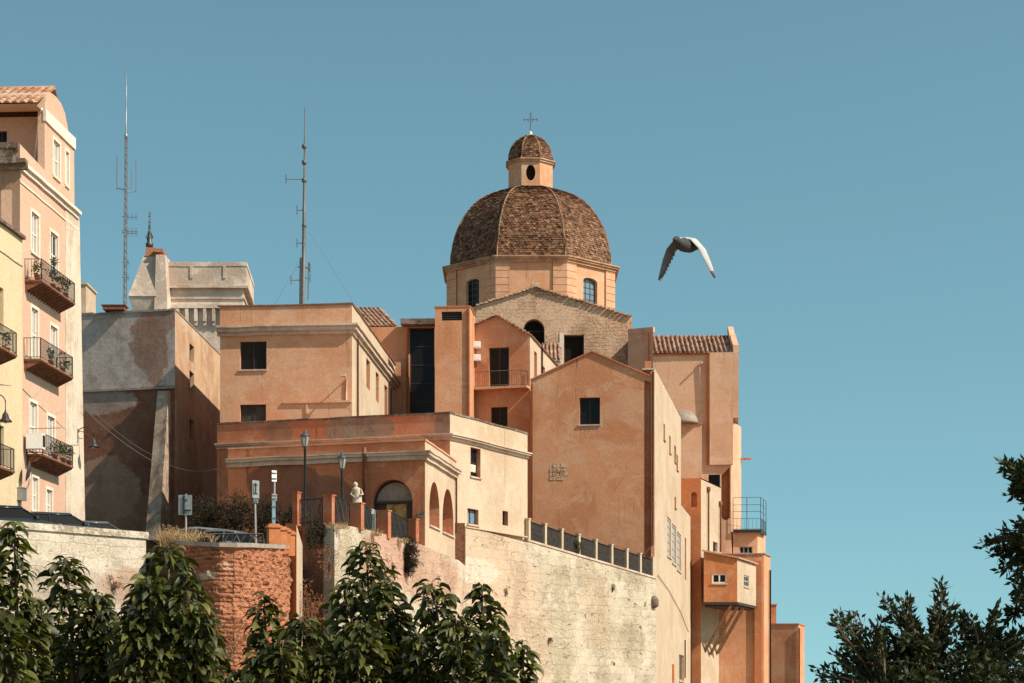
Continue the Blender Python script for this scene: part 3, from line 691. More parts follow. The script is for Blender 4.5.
bm = BM(); p = w1.at(346.5, 379, 0); tube(bm, [w1.at(346.5, 402, .06), w1.at(346.5, 379, .06), w1.at(346.5, 377.5, .8)], .05, 5); box(bm, w1.at(346.5, 378, .95), (.3, .4, .14)); b1.part('floodlight', bm, M['terra_pale'])

# tiled roof and orange wall between palace and stair tower
st = Bld('stair_tower', 'terracotta lift and stair tower with tall dark glazed slot and roof vent', 'tower', M['terra'])
Y3 = 139.5
wa = st.wall(pl(345, Y3 + .1), pl(437, Y3 - .2), Z(327, Y3), SZ)
st.window(wa, 409.5, 434.5, 327.5, 420, depth=0.35, mul=(1, 5), fr=0.09, sill=False, frame=M['wood_dark'], name='glazed_slot')
st.extra.append(('ex', wa, Vector((.8, 8)), False))
wb = st.wall(pl(435, 134), pl(470, 133.8), [(435, 307.5), (470, 306.5)], SZ); wc = st.wall(pl(470, 133.8), pl(475.5, 137.6), wb.top[-1][1], SZ)
st.extra.append(('ex', wb, pl(475.5, 137.6) - pl(470, 133.8), False))
st.window(wb, 441.5, 462, 311.5, 320.5, depth=.15, mul=(1, 4), fr=.04, sill=False, frame=M['dark_steel'], pane=M['black_void'], name='vent', pname='vent_back')
st.body()
bm = BM(); wa.box(bm, wa.s_(402), wa.L, Z(327, Y3), Z(321.5, Y3), -3, 1.0); st.part('roof_slab', bm, M['dark_stone'])
bm = BM(); wb.box(bm, -.05, wb.L + .05, wb.top[0][1], wb.top[0][1] + .08, -3, .05); st.part('coping', bm, M['terra_deep'])
bm = BM(); tube(bm, [wa.at(407.5, 328, .1), wa.at(407.5, 416, .1)], .08, 6); st.part('downpipe', bm, M['terra_deep'])
bm = BM(); tube(bm, [wb.at(468, 309, .07), wb.at(468, 416, .07)], .07, 6); st.part('downpipe', bm, M['terra_deep'])
for v in (345, 358): bm = BM(); box(bm, P(476.8, v, 136.6), (.55, .6, .42)); box(bm, P(477.2, v, 136.6), (.3, .62, .3)); st.part('air_unit', bm, M['white'])
bm = BM(); E0, E1 = P(350, 327, 141), P(398, 327, 141); coppi(bm, E0 + Vector((0, -.3, 0)), E1 + Vector((0, -.3, 0)), Vector((-1.6, 5.5, 2.35)), 11, .09, rows=12)
face(bm, [E0, E1, E1 + Vector((-1.6, 5.5, 2.35)), E1 + Vector((-1.6, 9, .0))], 0)
tr = mesh('roof_tiles', bm, M['coppi'], st.root)

# ------------------------------------------------------------------ lower palace with the white cornice
b2 = Bld('palace_block', 'lower red palace block with stained front and pale sunlit side', 'palace', M['terra_old'])
A2, C2, B2 = pl(217, 116.6), pl(450, 112), pl(527.5, 120.7); z2 = Z(413, 112)
w2 = b2.wall(A2, C2, z2, SZ); w2r = b2.wall(C2, B2, z2, SZ); b2.extra.append(('ex', w2, (B2 - C2).normalized() * 2.0 + Vector((0, .5)), False))
w2r_m = w2r
b2.window(w2r, 470.5, 480.5, 448, 477, mul=(1, 2), depth=.3, fr=.09); b2.window(w2r, 467.5, 478.5, 509, 524.5, mul=(2, 1), depth=.25, pane=M['blue_glass'], sill=True); b2.window(w2r, 502.5, 508, 511, 525.5, mul=(1, 1), depth=.3, sill=False)
q = w2r.rect(471.5, 479.5, 464, 471.5); bm = BM(); w2r.box(bm, q[0], q[1], q[2], q[3], -.27, -.25); b2.part('blind', bm, M['pale_render'])
b2.drop(w2r); b2.body()
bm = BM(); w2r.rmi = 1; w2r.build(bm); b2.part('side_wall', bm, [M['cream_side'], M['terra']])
bm = BM(); t = [w2r.pt(0, z2), w2r.pt(w2r.L, z2)]; q = w2.pt(0, z2) + Vector((2, 1.5, 0))
face(bm, [t[0] + Vector((0, 0, -.03)), t[1] + Vector((0, 0, -.03)), q + Vector((0, 6, -.03)), q + Vector((0, 0, -.03))], 0, Vector((0, 0, 1))); b2.part('roof', bm, M['concrete'])
bm = BM(); zz = [Z(437.5, 112)] * 3; band(bm, [A2, C2, B2], [(zz, -.12, .03, .10), (zz, .03, .13, .26), (zz, .13, .2, .34)]); b2.part('cornice', bm, M['stone_trim'])
bm = BM(); band(bm, [A2, C2, B2], [([z2] * 3, -.03, .07, .05)]); b2.part('coping', bm, M['dark_stone'])

lo = Bld('arcaded_loggia', 'arcaded red loggia with boarded arch in front of the lower palace', 'loggia', M['terra_old'])
Al, Cl, Bl_ = pl(228, 107), pl(425, 103.4), pl(456, 112.6); zl = Z(440, 103.4)
wl_ = lo.wall(Al, Cl, zl, 10.0); wlr = lo.wall(Cl, Bl_, zl, 10.0); lo.extra.append(('ex', wl_, Bl_ - Cl, False))
lo.window(wl_, 371.5, 412.5, 479.5, 540, depth=.45, arch=1.0, mul=(1, 1), fr=.12, sill=False, frame=M['wood_dark'], pane=M['grey_infill'], name='arch', pname='infill')
for u0, u1, v0, v1 in ((429.3, 439.5, 482, 527), (442.5, 453.5, 489, 534)): lo.window(wlr, u0, u1, v0, v1, depth=.8, arch=1.1, mul=(1, 1), fr=.05, sill=True, frame=M['terra_deep'], pane=M['black_void'], name='arch', pname='interior')
lo.drop(wlr); lo.body()
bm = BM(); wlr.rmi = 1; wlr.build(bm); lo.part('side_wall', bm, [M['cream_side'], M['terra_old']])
bm = BM(); wl_.box(bm, wl_.s_(384), wl_.s_(404), wl_.z(395, 524), wl_.z(395, 503.5), -.41, -.36); lo.part('boarding', bm, M['board'])
bm = BM(); wl_.box(bm, wl_.s_(373), wl_.s_(411), wl_.z(392, 503), wl_.z(392, 500.5), -.42, -.25); lo.part('arch_beam', bm, M['wood_dark'])
bm = BM(); zz = [Z(453, 103.4)] * 3; band(bm, [Al, Cl, Bl_], [(zz, -.34, -.1, .14), (zz, -.1, .05, .3), (zz, .05, .12, .36)]); lo.part('cornice', bm, M['stone_trim'])
bm = BM(); band(bm, [Al, Cl, Bl_], [([zl] * 3, -.03, .05, .06)]); lo.part('coping', bm, M['terra_pale'])
bm = BM(); lathe(bm, wl_.at(366.3, 506, .25), [(.11, 0), (.11, 2.6), (.14, 2.62), (.14, 2.75), (.1, 2.8), (.1, 3.0), (.04, 3.05)], 10); lo.part('flue', bm, M['rust'])
bm = BM(); wl_.box(bm, wl_.s_(373), wl_.s_(384) - .01, wl_.z(378, 540), wl_.z(378, 503.5), -.43, -.37); lo.part('arch_shutter', bm, M['wood_dark'])
bm = BM(); wl_.box(bm, wl_.s_(404) + .01, wl_.s_(411.5), wl_.z(408, 540), wl_.z(408, 503.5), -.43, -.37); lo.part('arch_shutter', bm, M['wood_dark'])
bm = BM(); c = wl_.at(421, 514, .02); tube(bm, [c, c + Vector((wl_.n.x, wl_.n.y, 0)) * .05], .2, 14); lo.part('round_plaque', bm, M['dark_stone'])
bm = BM(); tube(bm, [wlr.at(455, 470, .08), wlr.at(455, 532, .08)], .05, 6); lo.part('downpipe', bm, M['rust'])

# ------------------------------------------------------------------ house with the iron balcony
b5 = Bld('gabled_house', 'small gabled terracotta house with iron balcony and dark double door', 'house', M['terra'])
A5, C5, B5 = pl(468, 137.2), pl(530, 136), pl(559, 149.5)
w5 = b5.wall(A5, C5, [(468, 328.5), (497, 316), (530, 335)], SZ); w5r = b5.wall(C5, B5, w5.top[-1][1], SZ)
b5.extra.append(('ex', w5, B5 - C5, True))
b5.window(w5, 489, 509, 347.5, 388, depth=.25, mul=(2, 1), fr=.1, sill=False, name='door', pname='door_leaf'); b5.window(w5, 491, 507.5, 407, 428, depth=.25, mul=(2, 1))
b5.window(w5r, 534.2, 537, 352, 382, depth=.3, mul=(1, 1), sill=False); b5.window(w5r, 543, 545, 367, 385, depth=.3, mul=(1, 1), sill=False)
b5.drop(w5r); b5.body()
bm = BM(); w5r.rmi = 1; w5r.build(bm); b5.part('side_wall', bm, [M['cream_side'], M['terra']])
bm = BM(); dv = Vector((*(B5 - C5), 0)); ap = w5.pt(*w5.top[1]); el = w5.pt(*w5.top[0]); er = w5.pt(*w5.top[2])
n_ = w5.n3 * .15
for e in (el, er):
    d_ = (e - ap); e2 = ap + d_ * 1.05
    if e is el: coppi(bm, e2 + dv + Vector((0, 0, .02)), e2 + n_ + Vector((0, 0, .02)), ap - e2, 30, .07, rows=6)
    else: coppi(bm, e2 + n_ + Vector((0, 0, .02)), e2 + dv + Vector((0, 0, .02)), ap - e2, 30, .07, rows=6)
    # verge tiles
    for k in range(9): p = ap.lerp(e, (k + .5) / 9) + w5.n3 * .1; box(bm, p + Vector((0, 0, .05)), (.24, .3, .10))
b5.part('roof', bm, M['coppi_dark'])
zb5 = w5.z(500, 388); bm = BM(); w5.box(bm, w5.s_(473), w5.L, zb5 - .16, zb5, -.02, .8); bo = b5.part('balcony', bm, M['terra_pale'])
bm = BM(); railing(bm, [w5.pt(w5.s_(474), zb5, .75), w5.pt(w5.s_(524), zb5, .75), w5.pt(w5.s_(528), zb5, .05)], 1.05, .16, .009, .02); mesh('railing', bm, M['iron'], bo)
bm = BM(); tube(bm, [w5r.at(541, 345, .08), w5r.at(541, 390, .08)], .06, 6); b5.part('downpipe', bm, M['iron'])

# ------------------------------------------------------------------ cathedral: stone transept, drum, dome, lantern, cross
YC = 165.0; YD = 180.0
ca = Bld('cathedral', 'cathedral with large brown tiled octagonal dome, lantern and rubble stone gable', 'church', M['rubble'])
wk = ca.wall(pl(476, YC), pl(632, YC), [(476, 306), (500, 298.5), (530, 289.5), (535, 286.5), (541, 289.5), (585, 302), (632, 317)], SZ)
ca.extra.append(('ex', wk, Vector((.4, 7)), False))
ca.window(wk, 523.5, 544.5, 319, 350, depth=.9, arch=1.0, mul=(1, 1), fr=.08, sill=False, frame=M['wood_dark'], pane=M['black_void'], name='arch', pname='interior')
ca.window(wk, 564, 584, 335, 366, depth=.5, mul=(1, 1), fr=.1, sill=False, name='door', frame=M['wood_dark'], pane=M['black_void'], pname='door_leaf')
ca.body('transept_wall')
bm = BM(); wk.box(bm, wk.s_(559.5), wk.s_(563.8), wk.z(562, 368), wk.z(562, 333), -.05, .05); ca.part('whitewashed_jamb', bm, M['white_trim'])
bm = BM(); rnd = random.Random(4)
tp = [wk.pt(*q) for q in wk.top]
for p, q in zip(tp, tp[1:]):
    n = max(2, int((q - p).length / .34))
    for k in range(n): c = p.lerp(q, (k + .5) / n); box(bm, c + Vector((0, .1, .03 + rnd.uniform(-.02, .04))), (.3, .7, .12), rnd.uniform(-.1, .1))
box(bm, wk.pt(wk.s_(535), wk.z(535, 285.5), -.2), (.75, .6, .55)); ca.part('coping', bm, M['rubble'])
bm = BM(); coppi(bm, P(541, 360, 162.6), P(561, 360, 162.6), Vector((0, 2.2, 1.65)), 5, .16, rows=6, cov=.26); ca.part('leanto_roof', bm, M['coppi_dark'])
bm = BM(); box8(bm, [P(541, 420, 162.7), P(561, 420, 162.7), Vector((X(561, 162.7), 165, Z(420, 162.7))), Vector((X(541, 162.7), 165, Z(420, 162.7)))] + [P(541, 361, 162.7), P(561, 361, 162.7), Vector((X(561, 162.7), 165, Z(361, 162.7))), Vector((X(541, 162.7), 165, Z(361, 162.7)))]); ca.part('leanto_wall', bm, M['cream'])
px = YD / F; cx, cy = X(530.5, YD), YD
def octpt(r, k, z): a = -math.pi / 2 + (k - .5) * math.pi / 4; return Vector((cx + r * math.cos(a), cy + r * math.sin(a), z))
Rd = 88.0 * px
zd0, zd1 = Z(318, YD), 42.95
drum = BM(); dw = []
for k in range(8):
    a, b = octpt(Rd, k, 0), octpt(Rd, k + 1, 0); wl = Wall(a.xy, b.xy); wl.zb = zd0 - 3; wl.top = [(0, zd1), (wl.L, zd1)]; dw.append(wl)
for k, (u0, u1, v0, v1) in {7: (466, 479, 279, 307), 1: (583.3, 597.3, 278, 305)}.items():
    ca.window(dw[k], u0, u1, v0, v1, depth=.35, arch=.35, mul=(3, 4), fr=.07, sill=False, frame=M['dark_steel'], pane=M['blue_glass'] if k == 1 else M['glass'])
for wl in dw: wl.build(drum)
ca.part('drum', drum, M['terra_pale'])
for k in range(8):                # rusticated corner piers, one at each corner of the drum
    bm = BM()
    for wl, s0, s1 in ((dw[k - 1], dw[k - 1].L - 1.15, dw[k - 1].L + .055), (dw[k], -.055, 1.15)):
        for r_ in range(9):
            z0 = zd0 - 1 + r_ * .62
            if z0 < zd1 - .2: wl.box(bm, s0, s1, z0, min(z0 + .56, zd1 - .1), -.05, .14 if wl is dw[k] else .138)
        wl.box(bm, s0, s1, zd0 - 1, zd1 - .11, -.06, .10 if wl is dw[k] else .098)
    ca.part('corner_pier', bm, M['terra_pale'])
def octring(bm, layers):
    for z0, z1, r in layers:
        lathe(bm, (cx, cy, 0), [(r, z0), (r, z1)], 8, phase=-math.pi / 2 - math.pi / 8, smooth=False)
bm = BM(); octring(bm, [(zd1 - .12, zd1 + .1, Rd + .25), (zd1 + .1, zd1 + .26, Rd + .42), (zd1 + .26, zd1 + .36, Rd + .55)]); ca.part('drum_cornice', bm, M['drum_trim'])
prof = [(0, 81.5), (10, 81), (20, 79.3), (30, 76.6), (38, 73.4), (48, 68), (57, 61.5), (64, 54.5), (69.5, 46.5), (73.5, 38), (76.5, 29), (78.5, 21)]   # px above the springing, px silhouette half width
prof = [(h * px * 1.055, r * px * .965 / math.cos(math.pi / 8)) for h, r in prof]
zs = zd1 + .36
def dome_r(h):
    for (h0, r0), (h1, r1) in zip(prof, prof[1:]):
        if h0 <= h <= h1: return r0 + (r1 - r0) * (h - h0) / (h1 - h0)
    return prof[-1][1]
bm = BM(); lathe(bm, (cx, cy, 0), [(r - .06, zs + h) for h, r in prof], 8, phase=-math.pi / 2 - math.pi / 8, smooth=False); shell = ca.part('dome', bm, M['coppi_dark'])
def scales(bm, prof, z0, tile=0.30, seed=1, kk=range(8)):
    rnd = random.Random(seed); L = [0]
    for a, b in zip(prof, prof[1:]): L.append(L[-1] + math.hypot(b[0] - a[0], b[1] - a[1]))
    def at(t):
        for i in range(len(L) - 1):
            if t <= L[i + 1] or i == len(L) - 2:
                f = (t - L[i]) / (L[i + 1] - L[i]); f = min(f, 1.0)
                return prof[i][0] + (prof[i + 1][0] - prof[i][0]) * f, prof[i][1] + (prof[i + 1][1] - prof[i][1]) * f
    rows = int(L[-1] / (tile * .72))
    for r_ in range(rows):
        t0, t1 = L[-1] * r_ / rows, min(L[-1] * (r_ + 1.35) / rows, L[-1])
        h0, q0 = at(t0); h1, q1 = at(t1)
        for k in kk:
            a0, b0 = octpt(q0, k, z0 + h0), octpt(q0, k + 1, z0 + h0); a1, b1_ = octpt(q1, k, z0 + h1), octpt(q1, k + 1, z0 + h1)
            nrm = (b0 - a0).cross(a1 - a0).normalized()
            wd = (b0 - a0).length; n = max(2, int(wd / tile))
            for i in range(n):
                x0 = (i + (.5 if r_ % 2 else 0)) / n; x1 = x0 + .94 / n; x1 = min(x1, 1)
                if x0 >= 1: continue
                up = .055 + rnd.uniform(-.03, .035); sk = rnd.uniform(-.015, .015)
                c = [a0.lerp(b0, x0) + nrm * (up + sk), a0.lerp(b0, x1) + nrm * (up - sk), a1.lerp(b1_, x1) + nrm * .004, a1.lerp(b1_, x0) + nrm * .004]
                low = (c[0] + c[1]) / 2 - (c[3] - c[0]) * .22
                face(bm, [c[0], low, c[1], c[2], c[3]], 0, nrm)
                face(bm, [a0.lerp(b0, x0), a0.lerp(b0, x1), c[1], c[0]], 0, -Vector((0, 0, 1)))
bm = BM(); scales(bm, prof, zs, .27, kk=(6, 7, 0, 1, 2)); scales(bm, prof, zs, .5, 5, kk=(3, 4, 5)); mesh('scale_tiles', bm, M['scales'], shell)
for k in range(8):
    bm = BM(); tube(bm, [octpt(r + .02, k, zs + h) for h, r in prof], .08, 6); mesh('rib', bm, M['rib'], shell)
# lantern
zl0, zl1 = 50.3, 53.05; Rl = 23.8 * px
lw = []; lb = BM()
for k in range(8):
    a, b = octpt(Rl, k, 0), octpt(Rl, k + 1, 0); wl = Wall(a.xy, b.xy); wl.zb = zl0 - .5; wl.top = [(0, zl1), (wl.L, zl1)]; lw.append(wl)
wl = lw[0]; s = wl.L / 2; zc_ = Z(172.3, YD - 2); hole = [(s + .42 * math.cos(2 * math.pi * i / 20), zc_ + .72 * math.sin(2 * math.pi * i / 20)) for i in range(20)]; wl.holes.append((hole, .4))
for q in lw: q.build(lb)
lant = ca.part('lantern', lb, M['terra_pale'])
bm = BM(); face(bm, [wl.pt(*q, -.38) for q in hole], 0, wl.n3); wl.box(bm, s - .03, s + .03, zc_ - .7, zc_ + .7, -.35, -.3); wl.box(bm, s - .4, s + .4, zc_ - .03, zc_ + .03, -.35, -.3); mesh('oval_window', bm, M['black_void'], lant)
bm = BM(); octring(bm, [(zl1 - .1, zl1 + .08, Rl + .14), (zl1 + .08, zl1 + .2, Rl + .25)]); mesh('lantern_cornice', bm, M['drum_trim'], lant)
p2 = [(0, 21.6), (5, 21.2), (10, 19.3), (14, 16.3), (17.5, 12.2), (20, 7.5), (21.3, 3)]; p2 = [(h * px * 1.3, r * px / math.cos(math.pi / 8)) for h, r in p2]
bm = BM(); lathe(bm, (cx, cy, 0), [(r - .04, zl1 + .2 + h) for h, r in p2], 8, phase=-math.pi / 2 - math.pi / 8, smooth=False); cup = ca.part('cupola', bm, M['coppi_dark'])
bm = BM(); scales(bm, p2, zl1 + .2, .24, 9); mesh('scale_tiles', bm, M['scales'], cup)
for k in range(8):
    bm = BM(); tube(bm, [octpt(r + .02, k, zl1 + .2 + h) for h, r in p2], .07, 5); mesh('rib', bm, M['rib'], cup)
bm = BM(); zt = zl1 + .2 + p2[-1][0]; lathe(bm, (cx, cy, zt - .05), [(.3, 0), (.3, .15), (.12, .22), (.16, .35), (.05, .5)], 10); ca.part('cupola_knob', bm, M['white_trim'])
bm = BM(); zt += .3; tube(bm, [(cx, cy, zt), (cx, cy, Z(113.5, YD))], .03, 6); zx = Z(119.5, YD); tube(bm, [(cx - .58, cy, zx), (cx + .58, cy, zx)], .03, 6)
for dx, dz in ((-.58, 0), (.58, 0), (0, Z(113.5, YD) - zx)):
    c = Vector((cx + dx, cy, zx + dz)); tube(bm, [c + Vector((-.1, 0, 0)), c + Vector((.1, 0, 0))], .042, 5); tube(bm, [c + Vector((0, 0, -.1)), c + Vector((0, 0, .1))], .042, 5)
for sx in (-1, 1):
    tube(bm, [(cx + sx * .3, cy, zx), (cx + sx * .08, cy, zx + .25)], .02, 4); tube(bm, [(cx + sx * .3, cy, zx), (cx + sx * .08, cy, zx - .25)], .02, 4)
ca.part('cross', bm, M['dark_steel'])

# ------------------------------------------------------------------ big plain gabled house at the rampart edge
b4 = Bld('gable_end_house', 'big plain terracotta gable with one square window and a pale sunlit side', 'house', M['terra'])
C4 = pl(654.5, 132.3); A4 = pl(530.5, 133.5); Bf = pl(680.3, 154.9); Bw = pl(690.5, 165)
w4 = b4.wall(A4, C4, [(530.5, 380.5), (592, 352), (650, 376.5), (650.5, 371.5), (654.5, 369.5)], 10)
e4 = Vector(w4.top[-1])
s0, s1 = w4.s_(644.5), w4.s_(651); w4.holes.append(([(s0, 10.3), (s1, 10.3), (s1, w4.z(648, 382)), (s0, w4.z(648, 380))], .36))
w4r = Wall(C4, Bw); b4.dropped.append(w4r); w4r.zb = -.3; zf = e4[1]; zw = Z(505, 154.9)
w4r.top = [(0, zf), ((Bf - C4).length, zf - .15), ((Bf - C4).length + .02, zw), (w4r.L, zw)]
b4.extra.append(('ex', w4, Bf - C4, True))
b4.window(w4, 579.5, 600, 397.5, 424.5, mul=(2, 1), depth=.28)
VL = ((667.2, 671, 518, 557), (672, 676, 525, 564), (677, 681, 533, 571))
for q in VL: b4.window(w4r, *q, mul=(1, 5), depth=.12, fr=.16, frame=M['shutter_grey'], pane=M['shutter_grey'], pname='shutter', sill=True)
b4.window(w4r, 684.8, 686.2, 538, 580, mul=(1, 1), depth=.3, sill=False)
for u0, u1, v0, v1 in ((663.5, 665, 424, 440), (669.2, 670.7, 436, 453), (674.3, 676, 446, 462), (676.5, 678, 455, 470), (674.6, 676, 497, 508)): b4.window(w4r, u0, u1, v0, v1, mul=(1, 1), depth=.35, sill=True, fr=.05, smat=M['terra_deep'])
b4.window(w4r, 679, 684, 655, 681, mul=(2, 1), depth=.2, fr=.12, frame=M['shutter_grey'])
b4.body()
bm = BM(); w4r.rmi = 1; w4r.build(bm); d3 = Vector((-2, .3, 0))
q = [w4r.pt(*w4r.top[2]), w4r.pt(*w4r.top[3])]; face(bm, [q[0], q[1], q[1] + d3 * 2, q[0] + d3 * 2], 0, Vector((0, 0, 1)))
q = [w4r.pt(w4r.L, -.3), w4r.pt(w4r.L, zw)]; face(bm, [q[0], q[1], q[1] + d3 * 2, q[0] + d3 * 2], 0, Vector((0, 1, 0)))
q = [w4r.pt(0, -.3), w4r.pt(0, 10.2)]; face(bm, [q[0], q[1], q[1] + Vector((-3, .3, 0)), q[0] + Vector((-3, .3, 0))], 0, Vector((0, -1, 0)))
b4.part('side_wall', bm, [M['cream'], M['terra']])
bm = BM(); face(bm, [w4.pt(s0, 10, -.35), w4.pt(s1, 10, -.35), w4.pt(s1, 27.5, -.35), w4.pt(s0, 27.5, -.35)], 0, w4.n3); b4.part('recess_back', bm, M['terra_old'])
bm = BM(); dv = Vector((*(Bf - C4), 0)); ap, el, er = w4.pt(*w4.top[1]), w4.pt(*w4.top[0]), w4.pt(*w4.top[2])
for a, b in ((el, ap), (ap, er)):
    q = [a + w4.n3 * .12, b + w4.n3 * .12, b + dv, a + dv]; up = Vector((0, 0, .09)); box8(bm, [p + Vector((0, 0, .004)) for p in q] + [p + up for p in q])
b4.part('roof', bm, M['terra_old'])
bm = BM(); a = [w4r.pt(0, zf), w4r.pt((Bf - C4).length, zf - .15)]; bq = [p + Vector((-.8, .1, 0)) for p in a]
box8(bm, [a[0], a[1], bq[1], bq[0]] + [p + Vector((0, 0, .1)) for p in (a[0], a[1], bq[1], bq[0])]); b4.part('coping', bm, M['stone_trim'])
bm = BM(); z0, z1_, = w4.z(558, 480), w4.z(558, 463.5); sa, sb = w4.s_(549.5), w4.s_(567.5)
rnd = random.Random(8); n = 5
for i in range(n):
    for j in range(4):
        if (i, j) in ((0, 3), (4, 0)): continue
        x0 = sa + (sb - sa) * i / n + rnd.uniform(0, .04); zz_ = z0 + (z1_ - z0) * j / 4
        w4.box(bm, x0, x0 + (sb - sa) / n * rnd.uniform(.82, .97), zz_, zz_ + (z1_ - z0) / 4 * rnd.uniform(.8, .96), -.03, .012 + rnd.uniform(0, .03))
b4.part('stone_patch', bm, M['rubble'])
bm = BM(); tube(bm, [w4.at(653, 372, .1), w4.at(653, 545, .1), w4.at(645, 553, .12), w4.at(641, 562, .14), w4.at(641, 575, .14)], .07, 6); b4.part('downpipe', bm, M['rust'])
bm = BM(); tube(bm, [w4.at(532, 384, .12), w4.at(532, 520, .12)], .07, 6); b4.part('downpipe', bm, M['terra_old'])

bm = BM(); pts_ = [w4r.at(657, 575, .06), w4r.at(668, 590, .05), w4r.at(680, 612, .05), w4r.at(688, 632, .05)]; tube(bm, pts_, .025, 4); b4.part('wall_cable', bm, M['rust'])
bm = BM(); tube(bm, [w4r.at(684.5, 640, .05), w4r.at(684.5, 678, .05)], .05, 5); b4.part('drainpipe', bm, M['iron'])
bm = BM(); w4r.box(bm, w4r.s_(672), w4r.s_(673), w4r.z(672, 690), w4r.z(672, 664), -.02, .12); b4.part('vent_pipe', bm, M['terra_deep'])
# small sunlit house behind
sh = Bld('narrow_house', 'narrow plain terracotta house squeezed between stone gable and corniced palace', 'house', M['terra_pale'])
w6 = sh.wall(pl(628, 160), pl(653, 159), [(628, 330), (653, 331.5)], SZ); sh.extra.append(('ex', w6, Vector((.5, 8)), False)); sh.body()
bm = BM(); w6.box(bm, 0, w6.L + .02, min(w6.top[0][1], w6.top[1][1]) - .05, w6.top[0][1] + .06, -.3, .03); sh.part('coping', bm, M['terra_pale'])
bm = BM(); tube(bm, [w6.at(649.5, 333, .08), w6.at(649.5, 380, .08)], .06, 6); sh.part('downpipe', bm, M['terra_deep'])

# ------------------------------------------------------------------ the tall palace on the right and what clings to it
rb = Bld('tall_palace', 'tall terracotta palace at the right end with striped tile roof and half dome', 'palace', M['terra_light'])
AR, CR, BR = pl(640, 174.8), pl(731, 174), pl(741.2, 178.6)
w7 = rb.wall(AR, CR, Z(353, 174), -.3); w7r = rb.wall(CR, BR, Z(420, 174), -.3); rb.extra.append(('ex', w7, Vector((.8, 9)), False))
rb.window(w7, 708.5, 720, 474.5, 487, depth=.4, mul=(1, 1), sill=False, frame=M['wood_dark'])
# rounded niche
s0, s1, z0, z1_ = w7.rect(721.5, 730, 467, 520); r_ = (s1 - s0) / 2
w7.holes.append(([(s0, z0 + r_)] + [((s0 + s1) / 2 - r_ * math.cos(math.pi * i / 8), z0 + r_ - r_ * math.sin(math.pi * i / 8)) for i in range(1, 8)] + [(s1, z0 + r_), (s1, z1_), (s0, z1_ - .7)], .5))
rb.body()
bm = BM(); face(bm, [w7.pt(s0, z0, -.49), w7.pt(s1, z0, -.49), w7.pt(s1, z1_ + .1, -.49), w7.pt(s0, z1_ + .1, -.49)], 0, w7.n3); rb.part('niche_back', bm, M['terra_deep'])
bm = BM(); w7.box(bm, w7.s_(709.6), w7.s_(733), w7.z(720, 465), w7.z(720, 353) + .01, -.1, .27); w7.box(bm, w7.s_(733) + .003, w7.s_(738.6), w7.z(736, 418), w7.z(736, 353) + .008, -6, .268)
rb.part('upper_bay', bm, M['terra_light'])
bm = BM(); w7.box(bm, w7.s_(640), w7.s_(702), w7.z(690, 640), w7.z(690, 424.5), -.1, .16); rb.part('lower_bay', bm, M['terra_light'])
bm = BM(); w7.box(bm, w7.s_(640), w7.s_(702.6), w7.z(690, 424.5) + .003, w7.z(690, 423), -.1, .26); rb.part('ledge', bm, M['terra_deep'])
bm = BM(); c = w7.at(684, 424, .12); rr = 1.25; prof_ = [(rr * math.cos(a), rr * math.sin(a) * .95) for a in [i * math.pi / 20 for i in range(10)]] + [(.05, rr * .95)]
lathe(bm, c, prof_, 24); rb.part('half_dome', bm, M['concrete'])
bm = BM(); EL, ER = P(645, 353, 174.5), P(733, 353, 173.8)
coppi(bm, EL, ER, Vector((0.02, 4.2, 2.15)), 19, .20, rows=8, cov=.25); rg = Vector((0.02, 4.2, 2.15))
face(bm, [EL + rg, ER + rg, ER + rg + Vector((0, 4, -2)), EL + rg + Vector((0, 4, -2))], 0); tube(bm, [EL + rg, ER + rg], .14, 8); rb.part('roof', bm, M['coppi_dark'])
bm = BM(); w7.box(bm, 0, w7.s_(739.2), w7.z(700, 355.2), w7.z(700, 353.2), -.1, .07); rb.part('eave', bm, M['terra_deep'])
bm = BM(); g0, g1 = P(733.2, 353, 173.7), P(738.8, 353, 173.7)
pr = [(0, 0), (4.6, 2.35), (4.9, 2.9), (4.3, 3.1), (3.6, 2.6), (2.6, 1.9), (2.2, 2.0), (1.6, 1.5), (.9, 1.1), (0, .7)]
fa = [g0 + Vector((0, y, z_)) for y, z_ in pr]; fb_ = [g1 + Vector((0, y, z_)) for y, z_ in pr]
face(bm, fa, 0, Vector((-1, 0, 0))); face(bm, fb_, 0, Vector((1, 0, 0)))
for i in range(len(pr)): j = (i + 1) % len(pr); face(bm, [fa[i], fa[j], fb_[j], fb_[i]], 0)
bmesh.ops.recalc_face_normals(bm, faces=bm.faces); rb.part('gable_parapet', bm, M['terra_light'])
bm = BM(); p = w7.at(704.5, 343, .3); tube(bm, [w7.at(707.5, 356, .33), w7.at(707.5, 465, .17)], .08, 6); rb.part('downpipe', bm, M['terra_deep'])
bm = BM(); box(bm, w7r.at(741, 459, .35), (1.1, .3, .16)); rb.part('spout', bm, M['terra_deep'])
bm = BM(); tube(bm, [w7.at(703.5, 362, .05), w7.at(700.5, 364.5, .6)], .08, 6); rb.part('bracket', bm, M['terra_light'])
bm = BM(); tube(bm, [w7.at(729, 470, .1), w7.at(729, 515, .1)], .06, 6); rb.part('drainpipe', bm, M['rust'])

